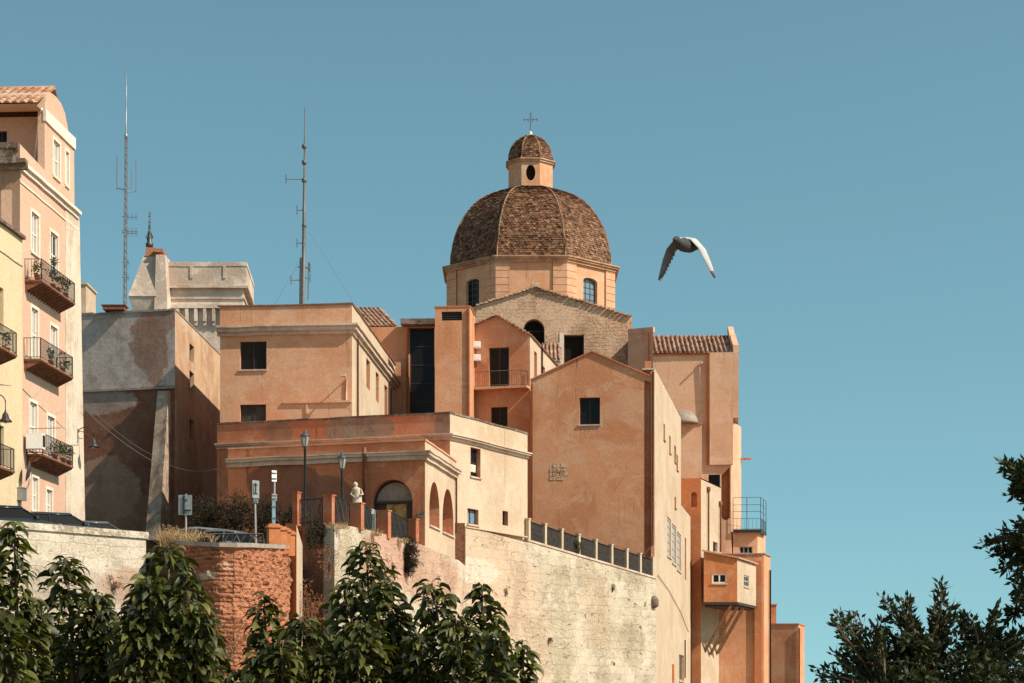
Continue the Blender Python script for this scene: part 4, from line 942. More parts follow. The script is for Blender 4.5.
ch_ = Bld('chimney_house', 'slim deep orange house with small arched niche and white sunlit side', 'house', M['terra_deep'])
A8, C8, B8 = pl(674, 166.4), pl(701, 166), pl(721, 173.2); z8 = Z(478, 166)
w8 = ch_.wall(A8, C8, z8, -.3); w8r = ch_.wall(C8, B8, z8 - .1, -.3); ch_.extra.append(('ex', w8, B8 - C8, False))
ch_.window(w8, 691, 697, 492, 507, depth=.35, arch=1.0, mul=(1, 1), fr=.05, sill=False, frame=M['terra_deep'], pane=M['terra_old'], name='niche', pname='niche_back')
ch_.window(w8r, 713, 717.5, 542, 552, depth=.2, mul=(1, 1), fr=.06, frame=M['shutter_grey'])
ch_.drop(w8r); ch_.body()
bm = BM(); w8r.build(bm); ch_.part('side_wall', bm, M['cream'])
for u, v0, v1 in ((707, 487, 552), (719, 500, 552)):
    bm = BM(); lathe(bm, w8r.at(u, v1, .14), [(.07, 0), (.07, (v1 - v0) * .084 - .5), (.17, (v1 - v0) * .084 - .3), (.17, (v1 - v0) * .084)], 8); ch_.part('downpipe', bm, M['rust'])
bm = BM(); tube(bm, [w8.at(690.8, 560, .1), w8.at(690.8, 690, .1)], .08, 6); ch_.part('drainpipe', bm, M['rust'])

tt = Bld('corner_tower', 'low orange tower house under the iron terrace with pale sunlit edge', 'house', M['terra'])
A9, C9, B9 = pl(716, 172.4), pl(763.8, 172), pl(770.3, 175.5); z9 = Z(554, 172)
w9 = tt.wall(A9, C9, z9, -.3); w9r = tt.wall(C9, B9, z9, -.3); tt.extra.append(('ex', w9, B9 - C9, False)); 
tt.body()
bm = BM(); w9.box(bm, w9.s_(754.5), w9.s_(761.5), 0, z9 - .6, -.05, .25); tt.part('buttress_strip', bm, M['terra_deep'])
bm = BM(); tube(bm, [w9r.at(768.5, 570, .15), w9r.at(768.5, 700, .15)], .08, 6); tt.part('downpipe', bm, M['iron'])
bm = BM(); band(bm, [A9, C9, B9], [([z9] * 3, 0, .09, .1)]); tt.part('coping', bm, M['concrete'])
at_ = Bld('attic_room', 'small attic room carrying an iron railed terrace above the corner tower', 'house', M['terra_pale'])
w10 = at_.wall(pl(733, 174.2), pl(757.5, 174), Z(530, 174), z9 + .1); w10r = at_.wall(pl(757.5, 174), pl(765.5, 178.5), Z(530, 174), z9 + .1)
at_.extra.append(('ex', w10, pl(765.5, 178.5) - pl(757.5, 174), False)); at_.window(w10, 739.5, 752.5, 546.5, 553.5, mul=(3, 1), depth=.15, sill=False, frame=M['shutter_grey']); at_.body()
bm = BM(); zt9 = Z(530, 174); cc = [pl(733, 174.2), pl(756.5, 174), pl(761.5, 177.5)]
band(bm, cc, [([zt9] * 3, -.22, .02, .45)]); q = chain_offset(cc, .4); face(bm, [Vector((p.x, p.y, zt9 + .021)) for p in (q[0], q[1], q[2], q[2] + (q[0] - q[1]))], 0, Vector((0, 0, 1))); te = at_.part('terrace', bm, M['iron'])
bm = BM(); q3 = [Vector((p.x, p.y, zt9 + .02)) for p in q]; railing(bm, q3, .95, .30, .010, .02, .05)
hp = (Z(498, 174) - zt9)
for p in [q3[0], q3[0].lerp(q3[1], .5), q3[1], q3[2], q3[1].lerp(q3[2], .5)]: tube(bm, [p, p + Vector((0, 0, hp))], .03, 5)
for hh in (hp, hp * .77, hp * .56): tube(bm, [p + Vector((0, 0, hh)) for p in q3], .02, 4)
mesh('railing', bm, M['iron'], te)

# overhanging timber-propped box room
hb = Bld('overhanging_room', 'orange box room hung from the wall on slanting timber props', 'oriel', M['terra_deep'])
Ah, Ch_, Bh = pl(703.8, 164.2), pl(737.3, 164), pl(756, 171.2)
zb_, zt_ = Z(602, 164), Z(559, 164)
wh = hb.wall(Ah, Ch_, [(703.8, 551.5), (737.3, 559)], zb_); whr = hb.wall(Ch_, Bh, zt_, zb_); hb.extra.append(('ex', wh, Bh - Ch_, False))
s0, s1 = 711.8, 727
hb.window(wh, 712, 726.8, 573.5, 583.5, mul=(2, 1), depth=.12, fr=.13, frame=M['white_trim'], sill=True); hb.window(whr, 744, 749, 575.5, 587, mul=(2, 2), depth=.12, fr=.12, frame=M['shutter_grey'])
hb.drop(whr); hb.body()
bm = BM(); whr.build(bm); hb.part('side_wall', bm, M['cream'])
dvh = Vector((*(Bh - Ch_), 0)); bm = BM()
q = [wh.pt(-.15, Z(551.5, 164) + .02, .2), wh.pt(wh.L + .15, Z(559, 164) + .02, .2)]; q = [q[0], q[1], q[1] + dvh * 1.03, q[0] + dvh * 1.03]
box8(bm, q + [p + Vector((0, 0, .14)) for p in q]); hb.part('roof', bm, M['coppi'])
bm = BM(); q = [wh.pt(-.03, zb_ - .22, .05), wh.pt(wh.L + .06, zb_ - .22, .05)]; q = [q[0], q[1], q[1] + dvh, q[0] + dvh]; box8(bm, q + [p + Vector((0, 0, .215)) for p in q]); hb.part('floor_beam', bm, M['wood_dark'])
for k, (f, dp) in enumerate(((.80, .05), (.90, .22), (.95, .42), (.85, .6))):
    a = wh.pt(wh.L * f, zb_ - .2, -.1) + dvh * dp; bb = Vector((a.x - 2.1 + .5 * dp, a.y + 3.2, a.z - 4.1 + dp * .6)); bm = BM(); tube(bm, [a, bb], .17, 4); hb.part('timber_prop', bm, M['wood_beam'])
bm = BM()
for k in range(9): p = wh.pt(wh.L * (k + .5) / 9, zb_ - .3, -.3); tube(bm, [p, p + dvh * .98], .08, 4)
hb.part('joists', bm, M['wood_dark'])

fr_ = Bld('far_block', 'low far terracotta block at the right end below the corner tower', 'house', M['terra'])
Af, Cf, Bf_ = pl(762, 190), pl(798.5, 189), pl(804.5, 193.5); zf_ = Z(624.5, 189)
wf_ = fr_.wall(Af, Cf, zf_, -.3); fr_.wall(Cf, Bf_, zf_, -.3); fr_.extra.append(('ex', wf_, Bf_ - Cf, False)); fr_.body()
bm = BM(); band(bm, [Af, Cf, Bf_], [([zf_] * 3, 0, .12, .07)]); fr_.part('coping', bm, M['terra_deep'])
bm = BM(); box(bm, P(773, 614, 191), (.55, .6, 1.9)); box(bm, P(773, 604.8, 191), (.7, .75, .15)); fr_.part('chimney', bm, M['terra_old'])
bm = BM(); tube(bm, [wf_.at(799.5, 628, .12), wf_.at(799.5, 720, .12)], .08, 5); fr_.part('downpipe', bm, M['terra_deep'])

# ------------------------------------------------------------------ rampart wall and its terrace fence
ra = Bld('rampart', 'long eroded cream rampart wall under the loggia and gable house', 'retaining wall', M['rampart'])
W0, W1, W2, W3 = pl(334.5, 92), pl(425, 102.9), pl(527, 120), pl(656, 132.2)
wA = ra.wall(W0, W1, [(334.5, 524), (352, 526.5), (377, 532), (418, 543.5), (425, 546)], -.3)
W1b, W1c = pl(459, 108.3), pl(465.5, 112.9)
wB1 = ra.wall(W1, W1b, [(425, 546.5), (459, 560.5)], -.3); wB2 = ra.wall(W1b, W1c, Z(560.5, 108.3), -.3)
wB = ra.wall(W1c, W2, [(465.5, 526.5), (527, 542.5)], -.3)
wC = ra.wall(W2, W3, [(527, 541), (656, 579)], -.3)
wA.top[0] = (0, wA.top[0][1])
for w_, d_ in ((wA, (-.55, .45)), (wB1, (-.55, .4)), (wB2, (-.55, .2)), (wB, (-.55, .4)), (wC, (-.5, .6))): ra.extra.append(('ex', w_, Vector(d_) , False))
ra.body()
bm = BM(); zled = w2r.z(500, 536); wB.box(bm, wB.s_(466), wB.L, wB.z(466, 527.5), wB.z(466, 526.3), -.5, .07); ra.part('ledge', bm, M['cream'])
bm = BM(); wC.box(bm, 0, .02, 0, .02, -.1, -.05)
bm.free()
bm = BM(); t = [wC.pt(*wC.top[0]), wC.pt(*wC.top[1])]
q = [p + wC.n3 * .06 for p in t] + [p - wC.n3 * .45 for p in reversed(t)]; box8(bm, [p + Vector((0, 0, .002)) for p in q] + [p + Vector((0, 0, .12)) for p in q]); ra.part('coping', bm, M['stone_trim'])
bm = BM(); gx0, gx1, Yg = X(455.2, 112.3), X(464.8, 112.3), 112.3
box8(bm, [Vector((x, y, z_)) for z_ in (Z(564, Yg), Z(523, Yg)) for x, y in ((gx0, Yg), (gx1, Yg - .05), (gx1, Yg + .06), (gx0, Yg + .11))])
tag(mesh('gate_panel', bm, M['rust']), 'rusty brown sheet gate standing between loggia and lower palace', 'gate')
# patched plaster mouth of a drain
bm = BM(); c = wC.at(653.5, 608, .03); lathe(bm, c, [(.12, 0), (.3, .1), (.33, .5), (.2, .75), (.05, .8)], 8); ra.part('drain_mouth', bm, M['dark_stone'])

fe = thing('terrace_fence', wC.pt(0, wC.top[0][1]), 'stepped terrace fence of pale piers and dark panels on the rampart', 'fence')
US = [530, 546.3, 563, 580, 597, 612.8, 628, 641.3, 654]
def ztop_c(u):
    s = wC.s_(u); f = s / wC.L; return wC.top[0][1] + (wC.top[1][1] - wC.top[0][1]) * f + .12
for i, u in enumerate(US):
    s = wC.s_(u); zb0 = ztop_c(u); bm = BM(); wC.box(bm, s - .10, s + .10, zb0 - .1, zb0 + 1.22, -.26, -.02); wC.box(bm, s - .13, s + .13, zb0 + 1.22, zb0 + 1.31, -.29, .01); mesh('pier', bm, M['cream'], fe)
    if i < len(US) - 1:
        sn = wC.s_(US[i + 1]); zn = ztop_c(US[i + 1]); bm = BM(); n = 14
        for k in range(n):
            f0, f1 = (k + .08) / n, (k + .94) / n; a, b = s + .13 + (sn - s - .26) * f0, s + .13 + (sn - s - .26) * f1
            zz_ = zb0 + (zn - zb0) * (k + .5) / n; wC.box(bm, a, b, zz_ + .04, zz_ + 1.12, -.2, -.16)
        p0, p1 = wC.pt(s + .13, zb0 + 1.13, -.14), wC.pt(sn - .13, zn + 1.13, -.14); tube(bm, [p0, p1], .03, 5); tube(bm, [p0 - Vector((0, 0, 1.05)), p1 - Vector((0, 0, 1.05))], .03, 5)
        mesh('panel', bm, M['fence_panel'], fe)

# loggia terrace railing
lf = thing('terrace_railing', wA.pt(0, wA.top[0][1]), 'railing with square red piers and iron panels before the loggia', 'fence')
PU = [(292, 300, 492, 533, 95.5), (322.5, 335, 495, 524, 92.3), (349.5, 364.5, 503, 528, 94.3), (376, 391.5, 510.5, 537, 97.7), (408, 419, 519, 544.5, 101.5)]
for i, (u0, u1, v0, v1, Y) in enumerate(PU):
    x0, x1 = X(u0, Y), X(u1, Y); z0, z1_ = Z(v1, Y), Z(v0, Y); bm = BM()
    box(bm, ((x0 + x1) / 2 - .03, Y + .55, (z0 + z1_) / 2), (x1 - x0 - .10, .34, z1_ - z0 + .1), R(-25)); box(bm, ((x0 + x1) / 2 - .03, Y + .55, z1_ + .03), (x1 - x0 - .04, .40, .06), R(-25)); mesh('pier', bm, M['red_pier'], lf)
    if i < 4:
        u2, _, v2, v3, Y2 = PU[i + 1]; a, b = P(u1, v1, Y + .55), P(u2, v3, Y2 + .55); bm = BM()
        hh = .95 * (z1_ - z0); 
        if i == 0: a = P(300, 524, 95); b = P(322.5, 523, 93); hh = 1.15
        railing(bm, [a, b], hh, .16, .013, .03)
        for k in range(3):
            c0, c1 = a.lerp(b, k / 3), a.lerp(b, (k + 1) / 3)
            tube(bm, [c0 + Vector((0, 0, .1)), c1 + Vector((0, 0, hh))], .016, 4); tube(bm, [c1 + Vector((0, 0, .1)), c0 + Vector((0, 0, hh))], .016, 4)
        mesh('railing_panel', bm, M['iron'], lf)
t = thing('small_gate', P(370.5, 531, 96.6), 'small light grey iron gate between the red railing piers', 'gate'); bm = BM(); ga, gb_ = P(366, 530, 96.4), P(375, 532, 97.4); railing(bm, [ga, gb_], 1.05, .12, .014, .03); mesh('bars', bm, M['galv'], t)
bm = BM(); box(bm, (ga + gb_) / 2 + Vector((0, -.03, .95)), (.46, .03, .24), R(40)); mesh('top_plate', bm, M['galv'], t)

# brown rough wall between rampart and brick bastion, buttress pier
rw = Bld('rubble_wall', 'crumbling brown brick and rubble wall left of the pale rampart', 'retaining wall', M['rough'])
wr_ = rw.wall(pl(285, 95.5), pl(334, 92.05), [(285, 524), (300, 526), (316, 522), (334, 524)], -.3); rw.extra.append(('ex', wr_, Vector((.3, .8)), False)); rw.body()
pb = Bld('buttress_pier', 'orange plastered pier with sunlit edge beside the brick bastion', 'pier', M['terra_deep'])
wp_ = pb.wall(pl(286, 86.4), pl(296.5, 86), [(286, 523), (296.5, 524.5)], -.3); wp_r = pb.wall(pl(296.5, 86), pl(302.5, 89.5), [(296.5, 524.5), (302.5, 545)], -.3); pb.extra.append(('ex', wp_, pl(302.5, 89.5) - pl(296.5, 86), False))
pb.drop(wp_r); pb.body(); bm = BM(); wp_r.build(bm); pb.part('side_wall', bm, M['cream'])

# brick bastion
bb = Bld('brick_bastion', 'rounded red brick bastion with pale coping', 'retaining wall', M['brick'])
pts = [(176, 81), (190, 79.6), (205, 78.9), (220, 78.6), (236, 78.7), (250, 79.4), (263, 80.6), (275, 82.2), (285.5, 84), (290, 86)]
pp = [pl(u, Y) for u, Y in pts]; zc = [Z(v, Y) for v, (u, Y) in zip((544.5, 545.5, 546.5, 547, 547.5, 547.5, 548, 548.5, 549, 549.5), pts)]
run = 0
for i in range(len(pp) - 1):
    wl = Wall(pp[i], pp[i + 1]); wl.zb = -.3; wl.top = [(0, zc[i]), (wl.L, zc[i + 1])]; bb.start(Vector((pp[0].x, pp[0].y, 0))); bb.walls.append(wl)
bm = BM()
run = 0; cols_ = []; stp = .06
for wl, za, zb2 in zip(bb.walls, zc, zc[1:]):      # real relief: courses of worn bricks, hollows and lumps
    n = max(2, int(wl.L / stp))
    for i in range(n + (wl is bb.walls[-1])):
        q = wl.L * i / n; col_ = []; nn = wl.n3
        for j in range(int((za - 5) / stp) + 1):
            zt_ = za + (zb2 - za) * q / wl.L; z_ = zt_ - j * stp; x_ = run + q; p3 = Vector((x_, z_, 0))
            row = math.floor(z_ / .17); bx = math.floor((x_ + (row % 2) * .2 + .08 * noise.noise(p3 * 1.2)) / .40)
            hs_ = noise.cell(Vector((bx * 1.7 + .3, row * 2.3 + .3, .5)))
            fr = (z_ / .17) % 1.0; d_ = .05 * (hs_ - .5) + .09 * noise.noise(p3 * .9) + .06 * noise.noise(p3 * 3.1) + .035 * noise.noise(p3 * 8)
            if x_ < 4.2: d_ += -.05 if fr < .22 else 0
            else: d_ += .11 * noise.noise(p3 * 4.5) + .05 * noise.noise(p3 * 11)
            if j == 0: d_ = 0
            col_.append((wl.pt(q, z_, d_), (x_, z_)))
        cols_.append(col_)
    run += wl.L
lu = bm.loops.layers.uv.active; vv = [[(bm.verts.new(p), u_) for p, u_ in c_] for c_ in cols_]
for a_, b_ in zip(vv, vv[1:]):
    for j in range(min(len(a_), len(b_)) - 1):
        q = (a_[j], a_[j + 1], b_[j + 1], b_[j]); f = bm.faces.new([t_[0] for t_ in q])
        for lp, t_ in zip(f.loops, q): lp[lu].uv = t_[1]
bb.part('wall', bm, M['brick'])
bm = BM(); band(bm, pp, [(zc, 0.0, .17, .09)]); q = chain_offset(pp, -.5); face(bm, [Vector((p.x, p.y, z_ + .1)) for p, z_ in zip(pp, zc)] + [Vector((p.x + .2, p.y + 3, z_ + .1)) for p, z_ in reversed(list(zip(pp, zc)))], 0, Vector((0, 0, 1))); bb.part('coping', bm, M['concrete'])

# white parapet wall, far left
pw = Bld('parapet_wall', 'long pale ashlar parapet wall below the parked cars', 'wall', M['ashlar'])
w11 = pw.wall(pl(-160, 74), pl(146, 85), Z(528, 80.5) - .07, -.3); pw.extra.append(('ex', w11, Vector((-.3, 1.2)), False)); pw.body()
bm = BM(); zz_ = w11.top[0][1]; w11.box(bm, 0, w11.L + .08, zz_ - .004 , zz_ + .28, -.55, .09); pw.part('coping', bm, M['ashlar'])

# low balustrade piers on the bastion
for k, (u0, u1, v0, v1, Y) in enumerate(((267, 278.5, 527.5, 549, 82.6), (279.2, 283, 530, 549, 83.6), (282.6, 286.6, 532, 549, 84.6), (286.8, 291.5, 534.5, 551, 85.2))):
    bm = BM(); x0, x1 = X(u0, Y), X(u1, Y); z0, z1_ = Z(v1, Y) - .2, Z(v0, Y)
    box(bm, ((x0 + x1) / 2, Y + .25, (z0 + z1_) / 2), (max(x1 - x0, .36), .45, z1_ - z0), R(20)); box(bm, ((x0 + x1) / 2, Y + .25, z1_ + .05), (max(x1 - x0, .36) + .12, .56, .1), R(20)); box(bm, ((x0 + x1) / 2, Y + .25, z1_ + .13), (max(x1 - x0, .36) - .02, .4, .06), R(20))
    tag(mesh('brick_pier', bm, M['terra_deep']), ('broad orange pier at the front of the row on the bastion', 'second small orange pier behind the broad one on the bastion', 'third small orange pier in the bastion row', 'rearmost small orange pier of the bastion row, against the buttress pier')[k], 'pier', 'orange piers on the bastion')

# ------------------------------------------------------------------ small things: plants and leaves
def leaf(bm, p, out, L, W, a0, a1, K=4, fold=0.25, mi=0, roll=0.0):
    """a drooping folded leaf; a0/a1 elevation angles at stalk and tip"""
    out = Vector((out.x, out.y, 0)).normalized(); side0 = Vector((-out.y, out.x, 0)); q = Vector(p); rows = []
    for i in range(K + 1):
        t = i / K; a = a0 + (a1 - a0) * t ** 0.8; d = out * math.cos(a) + Vector((0, 0, math.sin(a)))
        nn = Vector((0, 0, 1)) * math.cos(a) - out * math.sin(a); side = side0 * math.cos(roll) + nn * math.sin(roll); nn = nn * math.cos(roll) - side0 * math.sin(roll)
        w_ = W * (math.sin(math.pi * min(1, (t * 0.94 + 0.04)) ** 0.75)) * 0.5 + 0.0015
        rows.append((bm.verts.new(q + side * w_ + nn * fold * w_), bm.verts.new(q), bm.verts.new(q - side * w_ + nn * fold * w_)))
        q = q + d * (L / K)
    for r0, r1 in zip(rows, rows[1:]):
        for j in (0, 1):
            f = bm.faces.new((r0[j], r0[j + 1], r1[j + 1], r1[j])); f.smooth = True; f.material_index = mi
def simple_leaf(bm, p, d, L, W, rnd):
    d = d.normalized(); s = d.orthogonal().normalized(); s = Matrix.Rotation(rnd.uniform(0, 6.28), 3, d) @ s; n = d.cross(s)
    v = [bm.verts.new(c) for c in (p, p + d * L * .45 + s * W * .5 + n * W * .12, p + d * L, p + d * L * .45 - s * W * .5 + n * W * .12)]
    bm.faces.new((v[0], v[1], v[2])); bm.faces.new((v[0], v[2], v[3]))
def rdir(rnd, zmin=-1.0):
    while True:
        v = Vector((rnd.uniform(-1, 1), rnd.uniform(-1, 1), rnd.uniform(zmin, 1)))
        if 0.05 < v.length < 1: return v.normalized()
def cloud(bm, c, rad, n, L, W, rnd, mode='ball', clump=0.35):
    """leaves gathered in clumps through an ellipsoid"""
    c = Vector(c); nc = max(3, n // 28)
    for _ in range(nc):
        d = rdir(rnd); k = rnd.random() ** 0.45
        cc = c + Vector((d.x * rad[0], d.y * rad[1], d.z * rad[2])) * k; r = clump * rnd.uniform(.6, 1.2) * min(rad)
        for _ in range(28):
            e = rdir(rnd); p = cc + e * r * rnd.random() ** .5
            simple_leaf(bm, p, e + Vector((0, 0, rnd.uniform(-.3, .6))), L * rnd.uniform(.7, 1.2), W * rnd.uniform(.7, 1.2), rnd)
def shrub(name, label, cat, c, rad, n, L, W, mat, seed, group=None, foot=None):
    rnd = random.Random(seed); foot = Vector(foot) if foot is not None else Vector((c[0], c[1], c[2] - rad[2] * 1.05))
    t = thing(name, foot, label, cat, group); bm = BM(); cloud(bm, c, rad, n, L, W, rnd); mesh('foliage', bm, mat, t)
    bm = BM()
    for k in range(6):
        e = Vector(c) + Vector((rnd.uniform(-.6, .6) * rad[0], rnd.uniform(-.5, .5) * rad[1], rnd.uniform(-.1, .5) * rad[2])); tube(bm, [foot, foot.lerp(e, .5) + Vector((0, 0, .1)), e], [.03, .02, .008], 5)
    mesh('stem', bm, M['bark'], t); return t
def tuft(name, label, c, rad, h, n, mat, seed, lean=Vector((0, 0, 0)), group='dry grass tufts'):
    rnd = random.Random(seed); bm = BM(); c = Vector(c)
    for _ in range(n):
        p = c + Vector((rnd.uniform(-1, 1) * rad[0], rnd.uniform(-1, 1) * rad[1], 0)); d = Vector((rnd.gauss(0, .33), rnd.gauss(0, .33), 1)).normalized(); L = h * rnd.uniform(.45, 1.1); s = d.orthogonal().normalized() * .012
        s = Matrix.Rotation(rnd.uniform(0, 6.28), 3, d) @ s; b = Vector((rnd.gauss(0, .12), rnd.gauss(0, .12), -.05)) * L + lean * L
        v = [bm.verts.new(q) for q in (p - s, p + s, p + d * L * .6 + s * .8 + b * .3, p + d * L * .6 - s * .8 + b * .3, p + d * L + b)]
        bm.faces.new(v[:4]); bm.faces.new((v[3], v[2], v[4]))
        if rnd.random() < .5:
            for _ in range(3): simple_leaf(bm, p + d * L * rnd.uniform(.6, 1) + b * .6, rdir(rnd), .09, .03, rnd)
    return tag(mesh(name, bm, mat), label, 'dry grass' if mat is M['straw'] else 'weed', group)

# hedge shrubs in front of the stained palace wall
for i, (u, v, ru, rv, Y, lab) in enumerate(((205, 519, 17, 24, 103, 'dark shrub at the left end of the hedge, behind the square sign'), (235, 519, 20, 26, 102, 'tallest dark shrub of the hedge, behind the two tall sign posts'),
        (266, 523, 19, 25, 101, 'dark drooping shrub of the hedge below the stained wall'), (296, 528, 17, 23, 99, 'dark shrub at the right end of the hedge beside the red railing pier'), (316, 534, 11, 14, 92.6, 'sparse dry shrub hanging over the crumbling rubble wall'))):
    c = P(u, v, Y); shrub('hedge_shrub', lab, 'shrub', c, (ru * Y / F, 1.3, rv * Y / F), 4200 if i < 4 else 1200, .15, .05, M['leaf_bush'], 20 + i, 'dark hedge shrubs')
tuft('grass_tuft', 'tall dry grass on the bastion left of the grey car', P(180, 547, 81.5), (.75, .5), .85, 420, M['straw'], 31)
tuft('grass_tuft', 'dry grass tuft with pale heads in front of the grey car', P(200, 546, 80.5), (.55, .3), .62, 260, M['straw'], 32)
tuft('grass_tuft', 'thin dry grass growing at the foot of the square sign', P(168, 549, 82), (.3, .3), 1.0, 160, M['straw'], 33)
shrub('low_plant', 'low green plant on the bastion edge among dry grass', 'plant', P(203, 543, 80), (.65, .3, .16), 420, .12, .04, M['leaf_bush'], 34)
shrub('hanging_plant', 'dark plant hanging down the rampart below the loggia corner', 'plant', P(409, 556, 100.3), (.42, .3, .95), 2600, .26, .028, M['leaf_bush'], 35)
shrub('dry_shrub', 'leafless brownish shrub at the left edge of the rampart', 'shrub', P(329, 560, 91), (.55, .4, .8), 420, .13, .03, M['rust_weed'], 36)
shrub('dry_shrub', 'large dry brown shrub at the foot of the crumbling wall', 'shrub', P(309, 612, 88), (.9, .7, 1.4), 1100, .16, .03, M['rust_weed'], 37)
shrub('dry_shrub', 'brown dry bush at the foot of the brick bastion', 'shrub', P(228, 640, 76.5), (.9, .6, 1.0), 900, .15, .03, M['rust_weed'], 38)
shrub('wall_weed', 'rust red weed growing out of the pale parapet wall', 'weed', P(113, 583, 83.6), (.4, .22, .32), 420, .10, .025, M['rust_weed'], 39)
for k, (u, v, Y) in enumerate(((338, 529, 92.2), (372, 536, 96.2), (398, 543, 99.4))):
    tuft('wall_tuft', ('dry tuft on the rampart edge at its left corner', 'dry tuft on the rampart edge between the railing piers', 'dry tuft on the rampart edge left of the hanging plant')[k], P(u, v, Y), (.5, .2), .35, 120, M['straw'], 40 + k, group='dry tufts on the rampart edge')

shrub('fence_plant', 'small green plant growing through the terrace fence', 'plant', P(577, 548, 124.6), (.45, .25, .55), 420, .16, .05, M['leaf_pot'], 51)
for k, (u, v, w_, q) in enumerate(((392, 566, wA, .05), (505, 592, wB, .05), (612, 588, wC, .05), (548, 640, wC, .05))):
    p = w_.at(u, v, q); shrub('rampart_weed', ('small weed in a crack of the rampart under the loggia railing', 'small weed in a crack of the rampart under the lower palace', 'small weed in a rampart crack under the right end of the terrace fence', 'small weed low on the rampart right of the foreground trees')[k], 'weed', p, (.22, .12, .22), 140, .12, .03, M['leaf_bush'], 52 + k, 'weeds in the rampart cracks')
# earth bank below the bastion
bm = BM(); n = 26
def bank_z(x, y): return max(0.0, 6.2 * min(1, max(0, (y - 52) / 26.0))) + 0.5 * noise.noise(Vector((x * .15, y * .15, 0)))
xs_ = [-22 + 14.5 * i / n for i in range(n + 1)]; ys_ = [50 + 40 * j / n for j in range(n + 1)]
gv = [[bm.verts.new((x, y, bank_z(x, y) - .3)) for y in ys_] for x in xs_]
for i in range(n):
    for j in range(n): bm.faces.new((gv[i][j], gv[i + 1][j], gv[i + 1][j + 1], gv[i][j + 1])).smooth = True
tag(mesh('bank', bm, M['ground']), kind='structure')

# ------------------------------------------------------------------ pot plants on the balconies
def pot_plant(wl, s, z, o, h, seed, lab):
    p = wl.pt(s, z, o); t = thing('pot_plant', p, lab, 'pot plant', 'pot plants on the balconies'); bm = BM(); lathe(bm, p, [(.10, 0), (.15, .24), (.165, .25), (.165, .29)], 10); mesh('pot', bm, M['pot'], t)
    bm = BM(); rnd = random.Random(seed); cloud(bm, p + Vector((0, 0, .3 + h * .5)), (.26, .26, h * .55), 130, .17, .07, rnd, clump=.6); mesh('foliage', bm, M['leaf_pot'], t)
PP = [(0, .25, .55, .8, 'leafy pot plant at the near end of the top iron balcony'), (0, 2.4, .7, 1.3, 'tall bushy pot plant in the middle of the top iron balcony'), (0, 3.3, .7, .8, 'round pot plant right of the tall one on the top balcony'), (0, 4.6, .7, .6, 'small pot plant towards the far end of the top balcony'),
      (1, 2.2, .7, .7, 'bushy pot plant in the middle of the second iron balcony'), (1, 4.4, .65, .7, 'pot plant at the far end of the second iron balcony'),
      (2, 2.4, .7, .5, 'small pot plant in the middle of the lowest iron balcony'), (2, 3.9, .7, .8, 'bushy pot plant near the far end of the lowest balcony'), (2, 4.9, .7, .5, 'reddish pot at the very end of the lowest balcony'),
      (3, 2.6, .6, .6, 'flowering pot plant on the upper balcony of the yellow house')]
for i, (b_, ds, o, h, lab) in enumerate(PP):
    wl, s0, s1, z, pr_ = BAL[b_]; pot_plant(wl, min(s0 + ds, s1 - .25), z, o, h, 60 + i, lab)
wl, s0, s1, z, _ = BAL[2]
t = thing('air_conditioner', wl.pt(s0 - .1, z, .5), 'white air conditioner box hung at the near end of the lowest balcony', 'air conditioner'); bm = BM(); wl.box(bm, s0 - .5, s0 - .02, z + .2, z + .95, .15, .95); mesh('casing', bm, M['white'], t); bm = BM()
wl.box(bm, s0 - .45, s0 - .1, z + .3, z + .85, .951, .97); mesh('fan_grille', bm, M['iron'], t)
for k, (ds, dz, le) in enumerate(((.2, 1.25, 1.3), (4.4, .95, 1.0))):
    bm = BM(); a = wl.pt(s0 + ds, z + dz, .1); tube(bm, [a, a + Vector((le * 1.1, .6, .12))], .02, 5); tag(mesh('washing_pole', bm, M['rust']), ('rusty washing pole sticking out at the near end of the lowest balcony', 'rusty washing pole sticking out at the far end of the lowest balcony')[k], 'pole', 'washing poles')
t = thing('satellite_dish', wy.pt(wy.s_(21), Z(478, 95.5), .1), 'dark satellite dish on the corner of the yellow house', 'dish'); c = wy.pt(wy.s_(20.5), Z(472, 95.6), .5)
bm = BM(); tube(bm, [wy.pt(wy.s_(20.5), Z(500, 95.6), .02), c + Vector((-.1, 0, -.6)), c], .03, 6); mesh('bracket', bm, M['galv'], t)
bm = BM(); lathe(bm, (0, 0, 0), [(.06, 0), (.3, .05), (.5, .14), (.52, .15), (.3, .08), (.05, .03)], 16); bmesh.ops.transform(bm, verts=bm.verts, matrix=Matrix.Translation(c) @ Matrix.Rotation(R(-80), 4, 'Y') @ Matrix.Rotation(R(20), 4, 'X')); mesh('reflector', bm, M['dark_steel'], t)
bm = BM(); wy.box(bm, wy.s_(17), wy.s_(21), Z(500, 95), Z(488, 95), .0, .28); wy.box(bm, wy.s_(17) - .02, wy.s_(21) + .02, Z(488, 95), Z(487, 95), 0, .31); tag(mesh('meter_box', bm, M['galv']), 'grey meter box on the yellow house below the satellite dish', 'meter box')

